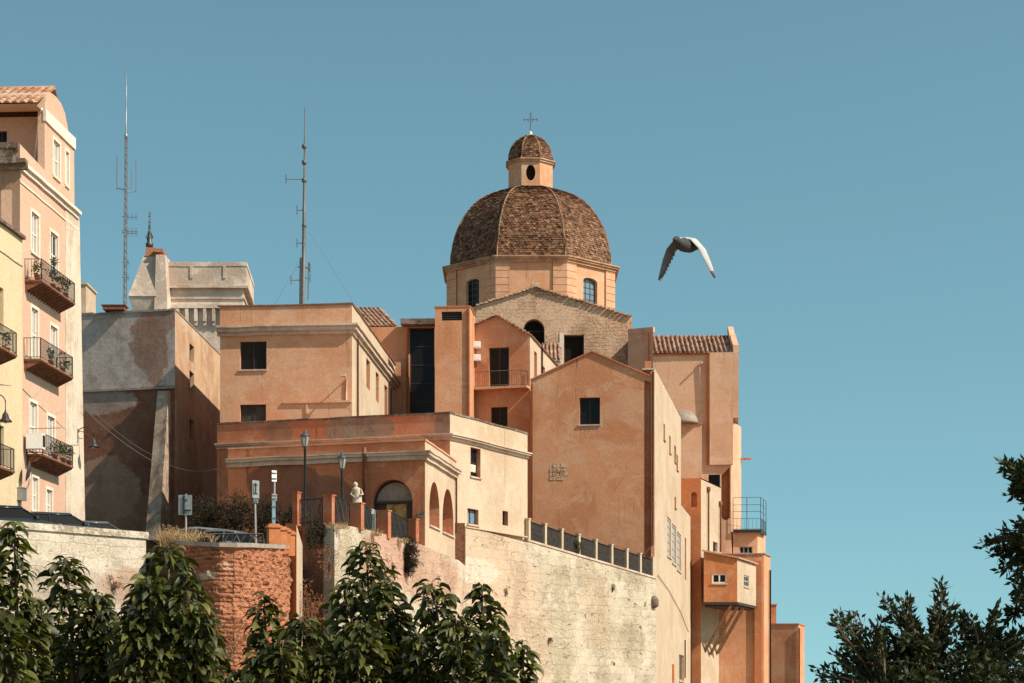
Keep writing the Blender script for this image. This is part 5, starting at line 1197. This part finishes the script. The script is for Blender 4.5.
# ------------------------------------------------------------------ wall lamps and cables
def wall_lamp(p, lab, reach, drop):
    """scrolled bracket from wall point p, reaching right, with a bell shade"""
    t = thing('wall_lamp', p, lab, 'lamp', 'bell shaped wall lamps'); bm = BM(); pts = []
    for i in range(13): a = math.pi * (1 - i / 12); pts.append(p + Vector((reach * (.5 + .5 * math.cos(a)), 0, reach * .42 * math.sin(a))))
    tube(bm, [p + Vector((0, 0, -.5)), p + Vector((0, 0, .3))], .03, 6); tube(bm, pts, .028, 6)
    tube(bm, [p + Vector((reach * .22 + .2 * math.cos(a), 0, -.05 + .2 * math.sin(a))) for a in [i * math.pi / 6 for i in range(11)]], .018, 5); mesh('bracket', bm, M['iron'], t)
    e = p + Vector((reach, 0, 0)); bm = BM(); tube(bm, [e, e + Vector((0, 0, -drop))], .02, 5); lathe(bm, e + Vector((0, 0, -drop - .52)), [(.30, 0), (.31, .04), (.18, .16), (.13, .36), (.05, .46), (.03, .55)], 12); mesh('lamp_shade', bm, M['iron'], t)
    bm = BM(); lathe(bm, e + Vector((0, 0, -drop - .58)), [(.06, 0), (.09, .08), (.06, .16)], 8); mesh('bulb', bm, M['lampglass'], t)
wall_lamp(P(77.5, 434, 105.4), 'bell shaped wall lamp at the corner of the pink house before the brown wall', .85, .18)
wall_lamp(P(-13, 402, 92.2), 'bell shaped wall lamp hanging on the yellow house at the picture edge', .85, .4)
def cable(pts, lab, r=.022, sag=.5):
    bm = BM(); out_ = []
    for a, b in zip(pts, pts[1:]):
        for i in range(12): f = i / 12; out_.append(a.lerp(b, f) - Vector((0, 0, sag * 4 * f * (1 - f))))
    out_.append(pts[-1]); tube(bm, out_, r, 5); tag(mesh('cable', bm, M['galv']), lab, 'cable', 'overhead cables')
cable([P(84, 409, 106), P(160, 465, 117.6)], 'lower bright cable slanting down across the brown render to the buttress', .019, .25)
cable([P(84, 401, 106), P(161, 459, 117.7)], 'upper thin cable slanting across the brown render', .012, .35)
cable([P(163, 462, 118.0), P(217, 469, 116.3)], 'cable running level from the buttress to the red palace', .009, .3)
cable([Vector(wy.pt(wy.s_(-30), Z(383, 90), .1)), P(20, 386, 95.6), P(76, 438, 105.3)], 'thin cable along the pink facade above the lowest balcony', .018, .1)

# ------------------------------------------------------------------ antennas
t = thing('antenna_mast', P(125, 312, 150), 'tall lattice radio mast on the roof of the grey block', 'antenna'); bm = BM(); b0, b1_ = P(124.5, 330, 150), P(126, 137, 150); w_ = .15
leg = [Vector((w_ * math.cos(a), w_ * math.sin(a), 0)) for a in (0, 2.09, 4.19)]
for q in leg: tube(bm, [b0 + q, b1_ + q * .7], .035, 5)
n = 26
for i in range(n):
    for k in range(3):
        a, b = b0.lerp(b1_, i / n) + leg[k], b0.lerp(b1_, (i + 1) / n) + leg[(k + 1) % 3] * .9; tube(bm, [a, b], .02, 4)
mesh('mast', bm, M['mast'], t)
bm = BM(); tube(bm, [b1_, P(126.3, 104, 150), P(126.5, 70, 150)], [.055, .04, .025], 6); lathe(bm, b1_ - Vector((0, 0, .1)), [(.1, 0), (.14, .2), (.08, .4)], 8); mesh('whip', bm, M['galv'], t)
for u, v0, v1 in ((117, 187, 155), (131.5, 186, 170), (136, 190, 160)):
    bm = BM(); tube(bm, [P(125.5, v0 + 3, 150), P(u, v0 + 1, 150)], .03, 5); tube(bm, [P(u, v0 + 3, 150), P(u, v1, 150)], .035 if u < 130 else .025, 5); mesh('side_antenna', bm, M['mast'], t)
for v in (216.5, 230.5, 232.5, 262, 277):
    bm = BM(); tube(bm, [P(122, v, 150), P(138 if v < 240 else 130, v + 1, 150)], .03, 5)
    for u in (128, 132, 136)[:3 if v < 240 else 1]: tube(bm, [P(u, v - 3, 149.9), P(u, v + 4, 149.9)], .015, 4)
    mesh('yagi', bm, M['mast'], t)
t = thing('antenna_mast', P(304, 306, 135), 'slim tubular radio mast with short side arms and guy wires on the palace roof', 'antenna'); bm = BM()
tube(bm, [P(303, 312, 135), P(304, 230, 135), P(304.5, 178, 135)], [.13, .12, .09], 8); tube(bm, [P(304.5, 178, 135), P(304.7, 150, 135), P(304.8, 107, 135)], [.08, .055, .03], 7)
for v in (165, 149, 183, 228): lathe(bm, P(304.3, v, 135), [(.1, 0), (.17, .1), (.17, .25), (.1, .35)], 8)
mesh('mast', bm, M['mast'], t); bm = BM(); tube(bm, [P(300.5, 310, 135), P(301, 258, 135)], .09, 6); tube(bm, [P(308, 300, 135), P(308.5, 262, 135)], .03, 5); mesh('side_pole', bm, M['dark_steel'], t)
for u0, u1, v in ((286, 304, 179), (297, 304, 210), (297, 304, 243), (291, 304, 280), (304, 310, 268), (297, 309, 267), (303, 310, 278)):
    bm = BM(); tube(bm, [P(u0, v, 135), P(u1, v, 135)], .035, 5); e = P(u0 if u1 == 304 else u1, v, 135); tube(bm, [e - Vector((0, 0, .3)), e + Vector((0, 0, .3))], .03, 5); mesh('side_arm', bm, M['dark_steel'], t)
for a, b in ((P(309, 232, 135), P(352, 300, 130)), (P(303, 255, 135), P(275, 304, 131))):
    bm = BM(); tube(bm, [a, b], .010, 4); mesh('guy_wire', bm, M['mast'], t)

# ------------------------------------------------------------------ street lamps, statue, signs, guard rail
def street_lamp(u, v0, v1, Y, lab, tw_=False):
    top, bot = P(u, v0, Y), P(u, v1, Y); t = thing('street_lamp', bot, lab, 'street lamp', 'lantern street lamps'); bm = BM(); hp_ = (top - bot).z
    lathe(bm, bot, [(.16, 0), (.16, .5), (.10, .6), (.075, .9), (.06, hp_ - 1.0), (.09, hp_ - .95), (.05, hp_ - .85), (.12, hp_ - .78)], 10); mesh('post', bm, M['iron'], t)
    c = top - Vector((0, 0, .76)); bm = BM(); lathe(bm, c, [(.11, 0), (.20, .46), (.20, .48)], 6, smooth=False); lg = mesh('lantern', bm, M['lampglass'], t)
    bm = BM()
    for k in range(6):
        a = k * math.pi / 3; tube(bm, [c + Vector((.112 * math.cos(a), .112 * math.sin(a), 0)), c + Vector((.205 * math.cos(a), .205 * math.sin(a), .48))], .022, 4)
    lathe(bm, c + Vector((0, 0, .48)), [(.25, 0), (.24, .04), (.12, .16), (.06, .2), (.08, .24), (.02, .32)], 6); mesh('lantern_cap', bm, M['dark_steel'], lg)
    return t
street_lamp(305, 430.5, 560, 97, 'taller iron street lamp with glass lantern before the stained red wall')
street_lamp(342, 452.5, 540, 96.5, 'shorter iron street lamp with glass lantern at the rampart corner')
t = thing('statue', P(356.5, 510, 98), 'small white statue beside the shorter street lamp', 'statue'); b = P(356.5, 516, 98)
bm = BM(); box(bm, b + Vector((0, 0, .2)), (.5, .5, .4)); box(bm, b + Vector((0, 0, .45)), (.6, .6, .1)); mesh('pedestal', bm, M['pale_render'], t)
bm = BM(); q = b + Vector((0, 0, .5)); lathe(bm, q, [(.22, 0), (.24, .15), (.19, .45), (.17, .62), (.22, .78), (.20, .86), (.08, .92), (.075, .95), (.11, 1.0), (.115, 1.07), (.08, 1.14), (.02, 1.17)], 12)
for v_ in bm.verts: v_.co.x += .06 * math.sin((v_.co.z - q.z) * 4) ; v_.co.y = q.y + (v_.co.y - q.y) * .7
tube(bm, [q + Vector((.2, -.02, .8)), q + Vector((.32, -.1, .55)), q + Vector((.16, -.24, .5))], [.06, .05, .04], 7); tube(bm, [q + Vector((-.16, 0, .8)), q + Vector((-.27, -.04, .55)), q + Vector((-.1, -.22, .42))], [.06, .05, .04], 7)
mesh('figure', bm, M['pale_render'], t)
def sign(u, vt, vb, Y, panels, lab, tilt=0.0, mat='galv'):
    bot = P(u, vb, Y); top = P(u + tilt, vt, Y); t = thing('road_sign', bot, lab, 'sign'); bm = BM(); tube(bm, [bot, top], .04, 8); lathe(bm, top - Vector((0, 0, .01)), [(.045, 0), (.04, .03), (.01, .04)], 8); mesh('post', bm, M['galv'], t)
    for (u0, u1, v0, v1, m_, rz) in panels:
        c = (P(u0, v0, Y - .06) + P(u1, v1, Y - .06)) / 2; bm = BM(); box(bm, c, ((u1 - u0) * Y / F / max(.25, math.cos(rz)), .025, (v1 - v0) * Y / F), rz); pn = mesh('panel', bm, M[m_], t)
        bm = BM(); wz = (v1 - v0) * Y / F
        for dz in (-.25, .25): box(bm, c + Vector((0, -.035, dz * wz)), (.22, .03, .05), rz)
        mesh('clamp', bm, M['dark_steel'], pn)
sign(186, 494.5, 552, 84.5, [(178.5, 192, 495, 515, 'galv', 0)], 'square pale sign back on a grey post by the dry grass')
bm = BM(); box(bm, P(183.6, 505, 84.38), (.09, .03, .8)); box(bm, P(188.2, 510.3, 84.38), (.25, .03, .06)); tag(mesh('sign_bracket', bm, M['plastic_black']), 'black bracket bar fixed to the square pale sign back', 'bracket')
sign(256, 481, 552, 83.5, [(252.8, 258.6, 480.5, 498, 'galv', R(50)), (253.5, 257.6, 499, 503, 'galv', R(50))], 'left one of the tall narrow signs, leaning above the grey car', -1.2)
bm = BM(); box(bm, P(255.7, 488, 83.3), (.06, .03, .42), R(50)); tag(mesh('sign_bracket', bm, M['plastic_black']), 'dark bar on the narrow sign above the grey car', 'bracket')
sign(274.5, 471, 552, 84.5, [(272, 276.3, 470.5, 481.5, 'white', R(40)), (272, 276.5, 494, 500.5, 'galv', R(40)), (272.2, 275.2, 501, 524, 'blue_glass', R(40))], 'right one of the tall signs, with a small white panel on top')
t = thing('guard_rail', P(232, 552, 81.8), 'low iron guard rail before the grey car', 'guard rail'); bm = BM(); a, b = P(212, 549, 81.8), P(263, 549, 81.8); railing(bm, [a, b], .62, .35, .02, .03)
for k in range(6):
    c0, c1 = a.lerp(b, k / 6), a.lerp(b, (k + 1) / 6); tube(bm, [c0 + Vector((0, 0, .08)), c1 + Vector((0, 0, .6))], .018, 4); tube(bm, [c1 + Vector((0, 0, .08)), c0 + Vector((0, 0, .6))], .018, 4)
mesh('rail', bm, M['iron'], t)

# ------------------------------------------------------------------ cars
def paint(name, c): 
    g = G(name, 0.28, 0.5); g.b.inputs['Coat Weight'].default_value = 0.6; g.b.inputs['Coat Roughness'].default_value = 0.08
    return g.out(g.mix(g.ramp(g.noise(g.pos(), 3, 4), .4, .7), c, tuple(x * .85 for x in c)))
M['p_black'], M['p_blue'], M['p_grey'], M['p_silver'] = paint('black car paint', (.012, .012, .014)), paint('dark blue car paint', (.02, .026, .04)), paint('grey car paint', (.10, .105, .11)), paint('silver car paint', (.16, .16, .155))
M['tail'] = flat('red tail lamp', (.30, .012, .01), .25)
M['carglass'] = flat('tinted car glass', (.008, .008, .009), .25, spec=.06); M['windshield'] = flat('windshield glass', (.03, .045, .06), .08, spec=.7)
def car(p, rz, mat, lab, L=4.1, Wd=1.74, Hh=1.47):
    p = Vector(p); t = thing('parked_car', p, lab, 'car', 'cars parked on the hill street'); m = Matrix.Translation(p) @ Matrix.Rotation(rz, 4, 'Z')
    def fin(n_, bm, mm, par=None, bev=0.0, sm=False):
        if bev: bmesh.ops.bevel(bm, geom=[e for e in bm.edges], offset=bev, segments=2, affect='EDGES', clamp_overlap=True)
        bmesh.ops.transform(bm, verts=bm.verts, matrix=m); return mesh(n_, bm, mm, par or t, sm)
    h = L / 2; pr = [(-h, .30), (-h - .02, .55), (-h + .06, .86), (-h + .5, .93), (h - 1.25, .95), (h - .6, .86), (h - .1, .72), (h, .55), (h - .02, .28), (h - .3, .2), (-h + .3, .2)]
    bm = BM(); sec = [(-1, .86), (-.93, 1), (.93, 1), (1, .86)]; rings = []
    for y, k in sec: rings.append([bm.verts.new((x * (1 if abs(y) < .95 else .985), y * Wd / 2, .2 + (z - .2) * (1 if abs(y) < .95 else .93))) for x, z in pr])
    for i in range(3):
        for j in range(len(pr)): bm.faces.new((rings[i][j], rings[i][(j + 1) % len(pr)], rings[i + 1][(j + 1) % len(pr)], rings[i + 1][j]))
    bm.faces.new(list(reversed(rings[0]))); bm.faces.new(rings[-1]); bmesh.ops.recalc_face_normals(bm, faces=bm.faces); body = fin('body', bm, mat, None, .03)
    g0, g1, r0, r1, z0, z1, zr = -h + .15, h - 1.0, -h + .5, h - 1.65, .92, Hh - .15, Hh; y0, y1 = Wd / 2 - .06, Wd / 2 - .24
    bm = BM(); box8(bm, [Vector(q) for q in ((g0, -y0, z0), (g1, -y0, z0), (g1, y0, z0), (g0, y0, z0), (r0, -y1, z1), (r1, -y1, z1), (r1, y1, z1), (r0, y1, z1))]); fin('windows', bm, M['carglass'])
    bm = BM(); box8(bm, [Vector(q) for q in ((g1 - .02, -y0 + .05, z0), (g1 + .03, -y0 + .05, z0), (g1 + .03, y0 - .05, z0), (g1 - .02, y0 - .05, z0), (r1 - .02, -y1 + .04, z1), (r1 + .03, -y1 + .04, z1), (r1 + .03, y1 - .04, z1), (r1 - .02, y1 - .04, z1))]); fin('windshield', bm, M['windshield'])
    bm = BM(); q = [(r0 - .06, -y1 - .02), (r1 + .06, -y1 - .02), (r1 + .06, y1 + .02), (r0 - .06, y1 + .02)]
    box8(bm, [Vector((x, y, z1 - .01)) for x, y in q] + [Vector((x * .86, y * .78, zr)) for x, y in q]); fin('roof', bm, mat, None, .05, True)
    for x0, x1 in ((g0, r0), (g1, r1), ((g0 + g1) / 2 - .2, (r0 + r1) / 2 - .1)):
        for s in (-1, 1): bm = BM(); tube(bm, [(x0, s * (y0 + .005), z0), (x1, s * (y1 + .005), z1)], .045, 5); fin('pillar', bm, mat)
    for s in (-1, 1):
        bm = BM(); box(bm, (-h + .03, s * (Wd / 2 - .16), .74), (.12, .24, .22)); fin('tail_lamp', bm, M['tail'])
        bm = BM(); box(bm, (h - .16, s * (Wd / 2 - .22), .68), (.2, .34, .14)); fin('headlight', bm, M['lampglass'])
        bm = BM(); box(bm, (h - 1.15, s * (Wd / 2 + .07), .98), (.12, .2, .13)); fin('mirror', bm, mat)
        for x in (-h + .75, h - .8):
            bm = BM(); lathe(bm, (0, 0, -.1), [(.2, 0), (.30, .01), (.315, .05), (.315, .15), (.30, .19), (.2, .2)], 18); bmesh.ops.transform(bm, verts=bm.verts, matrix=Matrix.Translation((x, s * (Wd / 2 - .12), .315)) @ Matrix.Rotation(R(90), 4, 'X')); wo = fin('wheel', bm, M['plastic_black'])
            bm = BM(); lathe(bm, (0, 0, -.105), [(.19, 0), (.05, .02), (.05, .19), (.19, .21)], 12); bmesh.ops.transform(bm, verts=bm.verts, matrix=Matrix.Translation((x, s * (Wd / 2 - .12), .315)) @ Matrix.Rotation(R(90), 4, 'X')); fin('rim', bm, M['galv'], wo)
car((X(9, 84.5), 84.5, Z(506.5, 84.5) - 1.47), R(28), M['p_black'], 'black car parked at the picture edge behind the pale parapet', L=4.2)
car((X(60, 91), 91, Z(513.5, 91) - 1.47), R(28), M['p_blue'], 'dark car in the middle of the row behind the pale parapet')
car((X(98, 97), 97, Z(522, 97) - 1.47), R(28), M['p_grey'], 'dark car roof just showing before the brown wall foot')
car((X(233, 90.5), 90.5, Z(531.5, 90.5) - 1.47), R(62), M['p_grey'], 'grey car behind the low guard rail on the bastion')
car((X(212, 97), 97, Z(529, 97) - 1.47), R(50), M['p_silver'], 'silver car half hidden behind the grey car and dry grass')

# ------------------------------------------------------------------ bird
M['plume_white_lit'] = flat('white plumage with shoulder highlight', (.44, .43, .42), .85, var=.12, scale=20); M['plume_dark'] = flat('slate plumage', (.05, .045, .05), .8, var=.3, scale=30); M['plume_grey_shade'] = flat('grey plumage with underwing shade', (.15, .14, .17), .85, var=.35, scale=40)
YB_ = 14.0
hd = Vector((-.52, -.85, -.02)).normalized(); c = P(686, 245.5, YB_)
bm = BM(); ax = hd; sd = Vector((0, 0, 1)).cross(ax).normalized(); upv = ax.cross(sd); rings = []
for t_, r_ in ((-.17, .006), (-.13, .03), (-.08, .037), (-.03, .046), (.03, .05), (.08, .045), (.115, .03), (.135, .026), (.155, .026), (.172, .018), (.185, .008), (.20, .003)):
    rings.append([bm.verts.new(c + ax * t_ + sd * r_ * (1.5 if t_ < -.12 else 1) * math.cos(a) + upv * (r_ * (.35 if t_ < -.12 else 1) * math.sin(a) + (.012 if t_ > .12 else 0))) for a in [k * math.pi / 6 for k in range(12)]])
for r0, r1 in zip(rings, rings[1:]):
    for k in range(12): f = bm.faces.new((r0[k], r0[(k + 1) % 12], r1[(k + 1) % 12], r1[k])); f.smooth = True; f.material_index = 0 if (2 <= k <= 5 and r0 is not rings[0] and r0 not in rings[6:]) else 1  # upward back faces pale: shoulder highlight put into the colour
bm.faces.new(rings[0]).material_index = 1; bm.faces.new(rings[-1]).material_index = 1
for s, pts in ((1, [(687.5, 240.5), (694, 241), (701, 249), (706, 261), (709.5, 271), (711.5, 277)]), (-1, [(683.5, 240.5), (678, 242), (670, 250), (664.5, 261), (660, 272), (657, 279.5)])):
    ch_l = [.13, .14, .13, .105, .07, .012]; top, bot = [], []
    for i, ((u, v), cl) in enumerate(zip(pts, ch_l)):
        p = P(u, v, YB_) + ax * (.02 - .012 * i); p0 = p + ax * cl * .4; 
        tn = (P(*pts[min(i + 1, 5)], YB_) - P(*pts[max(i - 1, 0)], YB_)).normalized(); nn = tn.cross(ax).normalized()
        if nn.z < 0: nn = -nn
        rowt = []; rowb = []
        for k in range(6):
            f = k / 5; q = p0 - ax * cl * f; th = .010 * (1 - i / 6.5) * math.sin(math.pi * (f * .85 + .12)); cam_ = .012 * math.sin(math.pi * f)
            rowt.append(bm.verts.new(q + nn * (th + cam_))); rowb.append(bm.verts.new(q - nn * (th * .4 - cam_)))
        top.append(rowt); bot.append(rowb)
    for i in range(5):
        for k in range(5):
            f = bm.faces.new((top[i][k], top[i + 1][k], top[i + 1][k + 1], top[i][k + 1])); f.smooth = True; f.material_index = 0 if i < 4 else 2
            f = bm.faces.new((bot[i][k], bot[i][k + 1], bot[i + 1][k + 1], bot[i + 1][k])); f.smooth = True; f.material_index = 2  # underside darker grey: shade under the wing put into the colour
        for k in (0, 5): f = bm.faces.new((top[i][k], bot[i][k], bot[i + 1][k], top[i + 1][k])); f.material_index = 0 if (k == 0 and s > 0) else 2
    bm.faces.new(top[5] + list(reversed(bot[5]))).material_index = 2
    for i in range(2, 5):            # separate flight feathers behind the wing
        for k in range(3):
            f = k / 3; e0 = top[i][5].co.lerp(top[i + 1][5].co, f); e1 = top[i][5].co.lerp(top[i + 1][5].co, f + .34)
            tn = (top[i + 1][5].co - top[i][5].co).normalized(); tipf = (e0 + e1) / 2 - ax * (.022 - .002 * i) + tn * .014
            q = [bm.verts.new(v_) for v_ in (e0 + ax * .01, e1 + ax * .01, tipf + tn * .007, tipf - tn * .007)]; bm.faces.new(q).material_index = 2
bmesh.ops.recalc_face_normals(bm, faces=bm.faces)
tag(mesh('bird', bm, [M['plume_white_lit'], M['plume_dark'], M['plume_grey_shade']]), 'pale pigeon like bird flying with wings arched down in the sky', 'bird')

# ------------------------------------------------------------------ foreground trees with large drooping leaves
def big_tree(lab, trunk_u, Y, shoots, seed):
    rnd = random.Random(seed); foot = Vector((X(trunk_u, Y), Y + .2, 0)); t = thing('broadleaf_tree', foot, lab, 'tree', 'drooping broad-leaved trees in the foreground')
    bs, bl = BM(), BM(); fork = Vector((X(trunk_u, Y), Y + .2, H - 1.6)); tube(bs, [foot, foot.lerp(fork, .5) + Vector((.1, 0, 0)), fork], [.2, .15, .11], 9)
    for (u, v, hw) in shoots:
        Ys = Y + rnd.uniform(-.5, .6); tip = P(u, v, Ys); base = Vector((tip.x + (fork.x - tip.x) * .18 + rnd.uniform(-.1, .1), Ys + .15, tip.z - rnd.uniform(1.35, 1.6)))
        mid = fork.lerp(base, .6) + Vector((0, 0, -.15)); bend = base.lerp(tip, .5) + Vector((rnd.uniform(-.05, .05), 0, 0)); tube(bs, [fork, mid, base, bend, tip], [.075, .05, .03, .018, .006], 6)
        L_ = (tip - base).length; n_ = int(300 * (hw / 28) ** 1.1); g = rnd.uniform(0, 6)
        for i in range(n_):
            f = (i / n_) ** .62; p = base.lerp(bend, f * 2) if f < .5 else bend.lerp(tip, f * 2 - 1)
            a = g + i * 2.39996 + rnd.uniform(-.35, .35); e = Vector((math.cos(a), math.sin(a), 0)); env = hw * Ys / F
            LL = rnd.uniform(.095, .20) * (1 if f < .95 else .75); down = (1 - f) * L_; k = min(1.0, .55 + down / .22 * .45); r_ = max(0, env * k * rnd.uniform(.15, 1.0) ** .6 - LL * .5)
            a0 = R(rnd.uniform(-25, 45)); a1 = R(rnd.uniform(-105, -35))
            q = p + e * r_ + Vector((0, 0, -.25 * r_ + rnd.uniform(-.03, .03)))
            if rnd.random() < .3: tube(bs, [p, q], .0035, 3, 0, False)
            leaf(bl, q, e, LL, LL * rnd.uniform(.30, .46), a0, a1, 4, rnd.uniform(.1, .5), 0, rnd.gauss(0, .55))
    mesh('trunk', bs, M['bark'], t); mesh('crown', bl, M['leaf'], t)
big_tree('broad-leaved tree with one tall shoot at the left picture edge before the parked cars', 2, 17.5, [(14, 524, 19), (-14, 565, 30), (34, 600, 24), (4, 610, 32), (20, 650, 36)], 101)
big_tree('broad-leaved tree with a drooping leader before the pale parapet wall', 80, 18.5, [(66, 557, 27), (97, 594, 26), (52, 618, 28), (112, 622, 30), (80, 640, 36)], 102)
big_tree('largest broad-leaved tree of the left group, before the parapet end', 172, 18, [(167, 545, 31), (150, 577, 30), (186, 575, 28), (136, 612, 32), (205, 612, 26), (170, 625, 40), (215, 650, 22)], 103)
big_tree('low broad-leaved tree before the red brick bastion and dry shrubs', 285, 17.5, [(264, 597, 21), (303, 615, 29), (283, 640, 30), (258, 650, 24), (325, 655, 26), (240, 672, 26)], 104)
big_tree('tall central broad-leaved tree before the left end of the rampart', 368, 18.5, [(366, 543, 27), (349, 580, 27), (386, 580, 25), (398, 612, 28), (362, 620, 40), (334, 635, 26), (405, 650, 34)], 105)
big_tree('broad-leaved tree with twin leaders before the rampart stains', 460, 18, [(432, 583, 27), (481, 584, 23), (456, 618, 26), (500, 632, 22), (418, 635, 28), (478, 635, 32), (522, 641, 19), (503, 664, 26)], 106)

# ------------------------------------------------------------------ dark small-leaved tree, bottom right
YR = 12.5; rnd = random.Random(77)
foot = Vector((X(1120, YR), YR + .4, 0)); t = thing('dark_tree', foot, 'dark small-leaved tree reaching in at the bottom right corner', 'tree'); bs, bl = BM(), BM()
fk = P(1060, 780, YR + .2); tube(bs, [foot, foot.lerp(fk, .6) + Vector((.1, 0, .1)), fk], [.2, .15, .12], 10)
def twig(a, b, n_, r0=.012, spread=.045, L=.055):
    mid_ = a.lerp(b, .5) + Vector((rnd.uniform(-.04, .04), rnd.uniform(-.06, .06), rnd.uniform(-.02, .05))); tube(bs, [a, mid_, b], [r0, r0 * .6, .003], 5)
    for i in range(n_):
        f = (i + rnd.random()) / n_; p = a.lerp(mid_, f * 2) if f < .5 else mid_.lerp(b, f * 2 - 1); e = rdir(rnd); d = (b - a).normalized()
        simple_leaf(bl, p + e * spread * rnd.random() * (1.2 - .7 * f), e + d * .7 + Vector((0, 0, .2)), L * rnd.uniform(.7, 1.25), L * .42, rnd)
def off(): return Vector((0, rnd.uniform(-.35, .35), 0))
hubs = [(P(880, 690, YR), .05), (P(930, 668, YR), .05), (P(980, 668, YR), .05), (P(1042, 602, YR), .05), (P(1046, 542, YR), .05), (P(1040, 490, YR), .04)]
for h_, r_ in hubs[:3]: tube(bs, [fk, fk.lerp(h_, .5) + Vector((0, 0, -.1)), h_], [.08, .05, .025], 7)
pv = fk
for h_, r_ in hubs[3:]: tube(bs, [pv, h_], [.05, .03], 7); pv = h_
tips = [(0, 822, 668), (0, 828, 622), (0, 840, 613), (0, 857, 611), (0, 868, 625), (0, 836, 652), (0, 850, 640), (1, 881, 597), (1, 900, 598), (1, 893, 612), (1, 912, 620), (1, 938, 583), (1, 951, 604), (1, 930, 612), (1, 920, 632), (1, 885, 630), (1, 865, 655),
        (2, 962, 612), (2, 975, 622), (2, 990, 609), (2, 998, 630), (2, 1012, 637), (2, 1022, 632), (2, 1000, 650), (3, 1012, 600), (3, 1013, 612), (3, 1028, 628), (4, 992, 538), (4, 1003, 530), (4, 1002, 550), (4, 1008, 564), (4, 1012, 580), (4, 1013, 594), (4, 1016, 524), (4, 1023, 528), (4, 1018, 556),
        (5, 1009, 459), (5, 1013, 470), (5, 1017, 480), (5, 1019, 492), (5, 1024, 462)]
for h_, u, v in tips:
    b = P(u, v, YR) + off() * .5
    for k in range(3): twig(hubs[h_][0] + off() * .5, b + Vector((rnd.uniform(-.03, .03), rnd.uniform(-.1, .1), rnd.uniform(-.05, .01))) * (k > 0), 52)
for u, v, ru, rv, n_ in ((930, 672, 62, 32, 1500), (885, 682, 52, 24, 900), (985, 672, 46, 28, 1100), (1030, 668, 34, 34, 900), (920, 705, 110, 26, 1500), (1010, 700, 60, 30, 700), (1042, 552, 24, 32, 800), (1044, 598, 18, 28, 500), (1040, 488, 14, 32, 400), (935, 640, 26, 24, 350), (890, 640, 22, 18, 260)):
    cloud(bl, P(u, v, YR), (ru * YR / F, .45, rv * YR / F), n_, .055, .024, rnd, clump=.4)
mesh('trunk', bs, M['bark'], t); mesh('crown', bl, M['leaf_dark'], t)
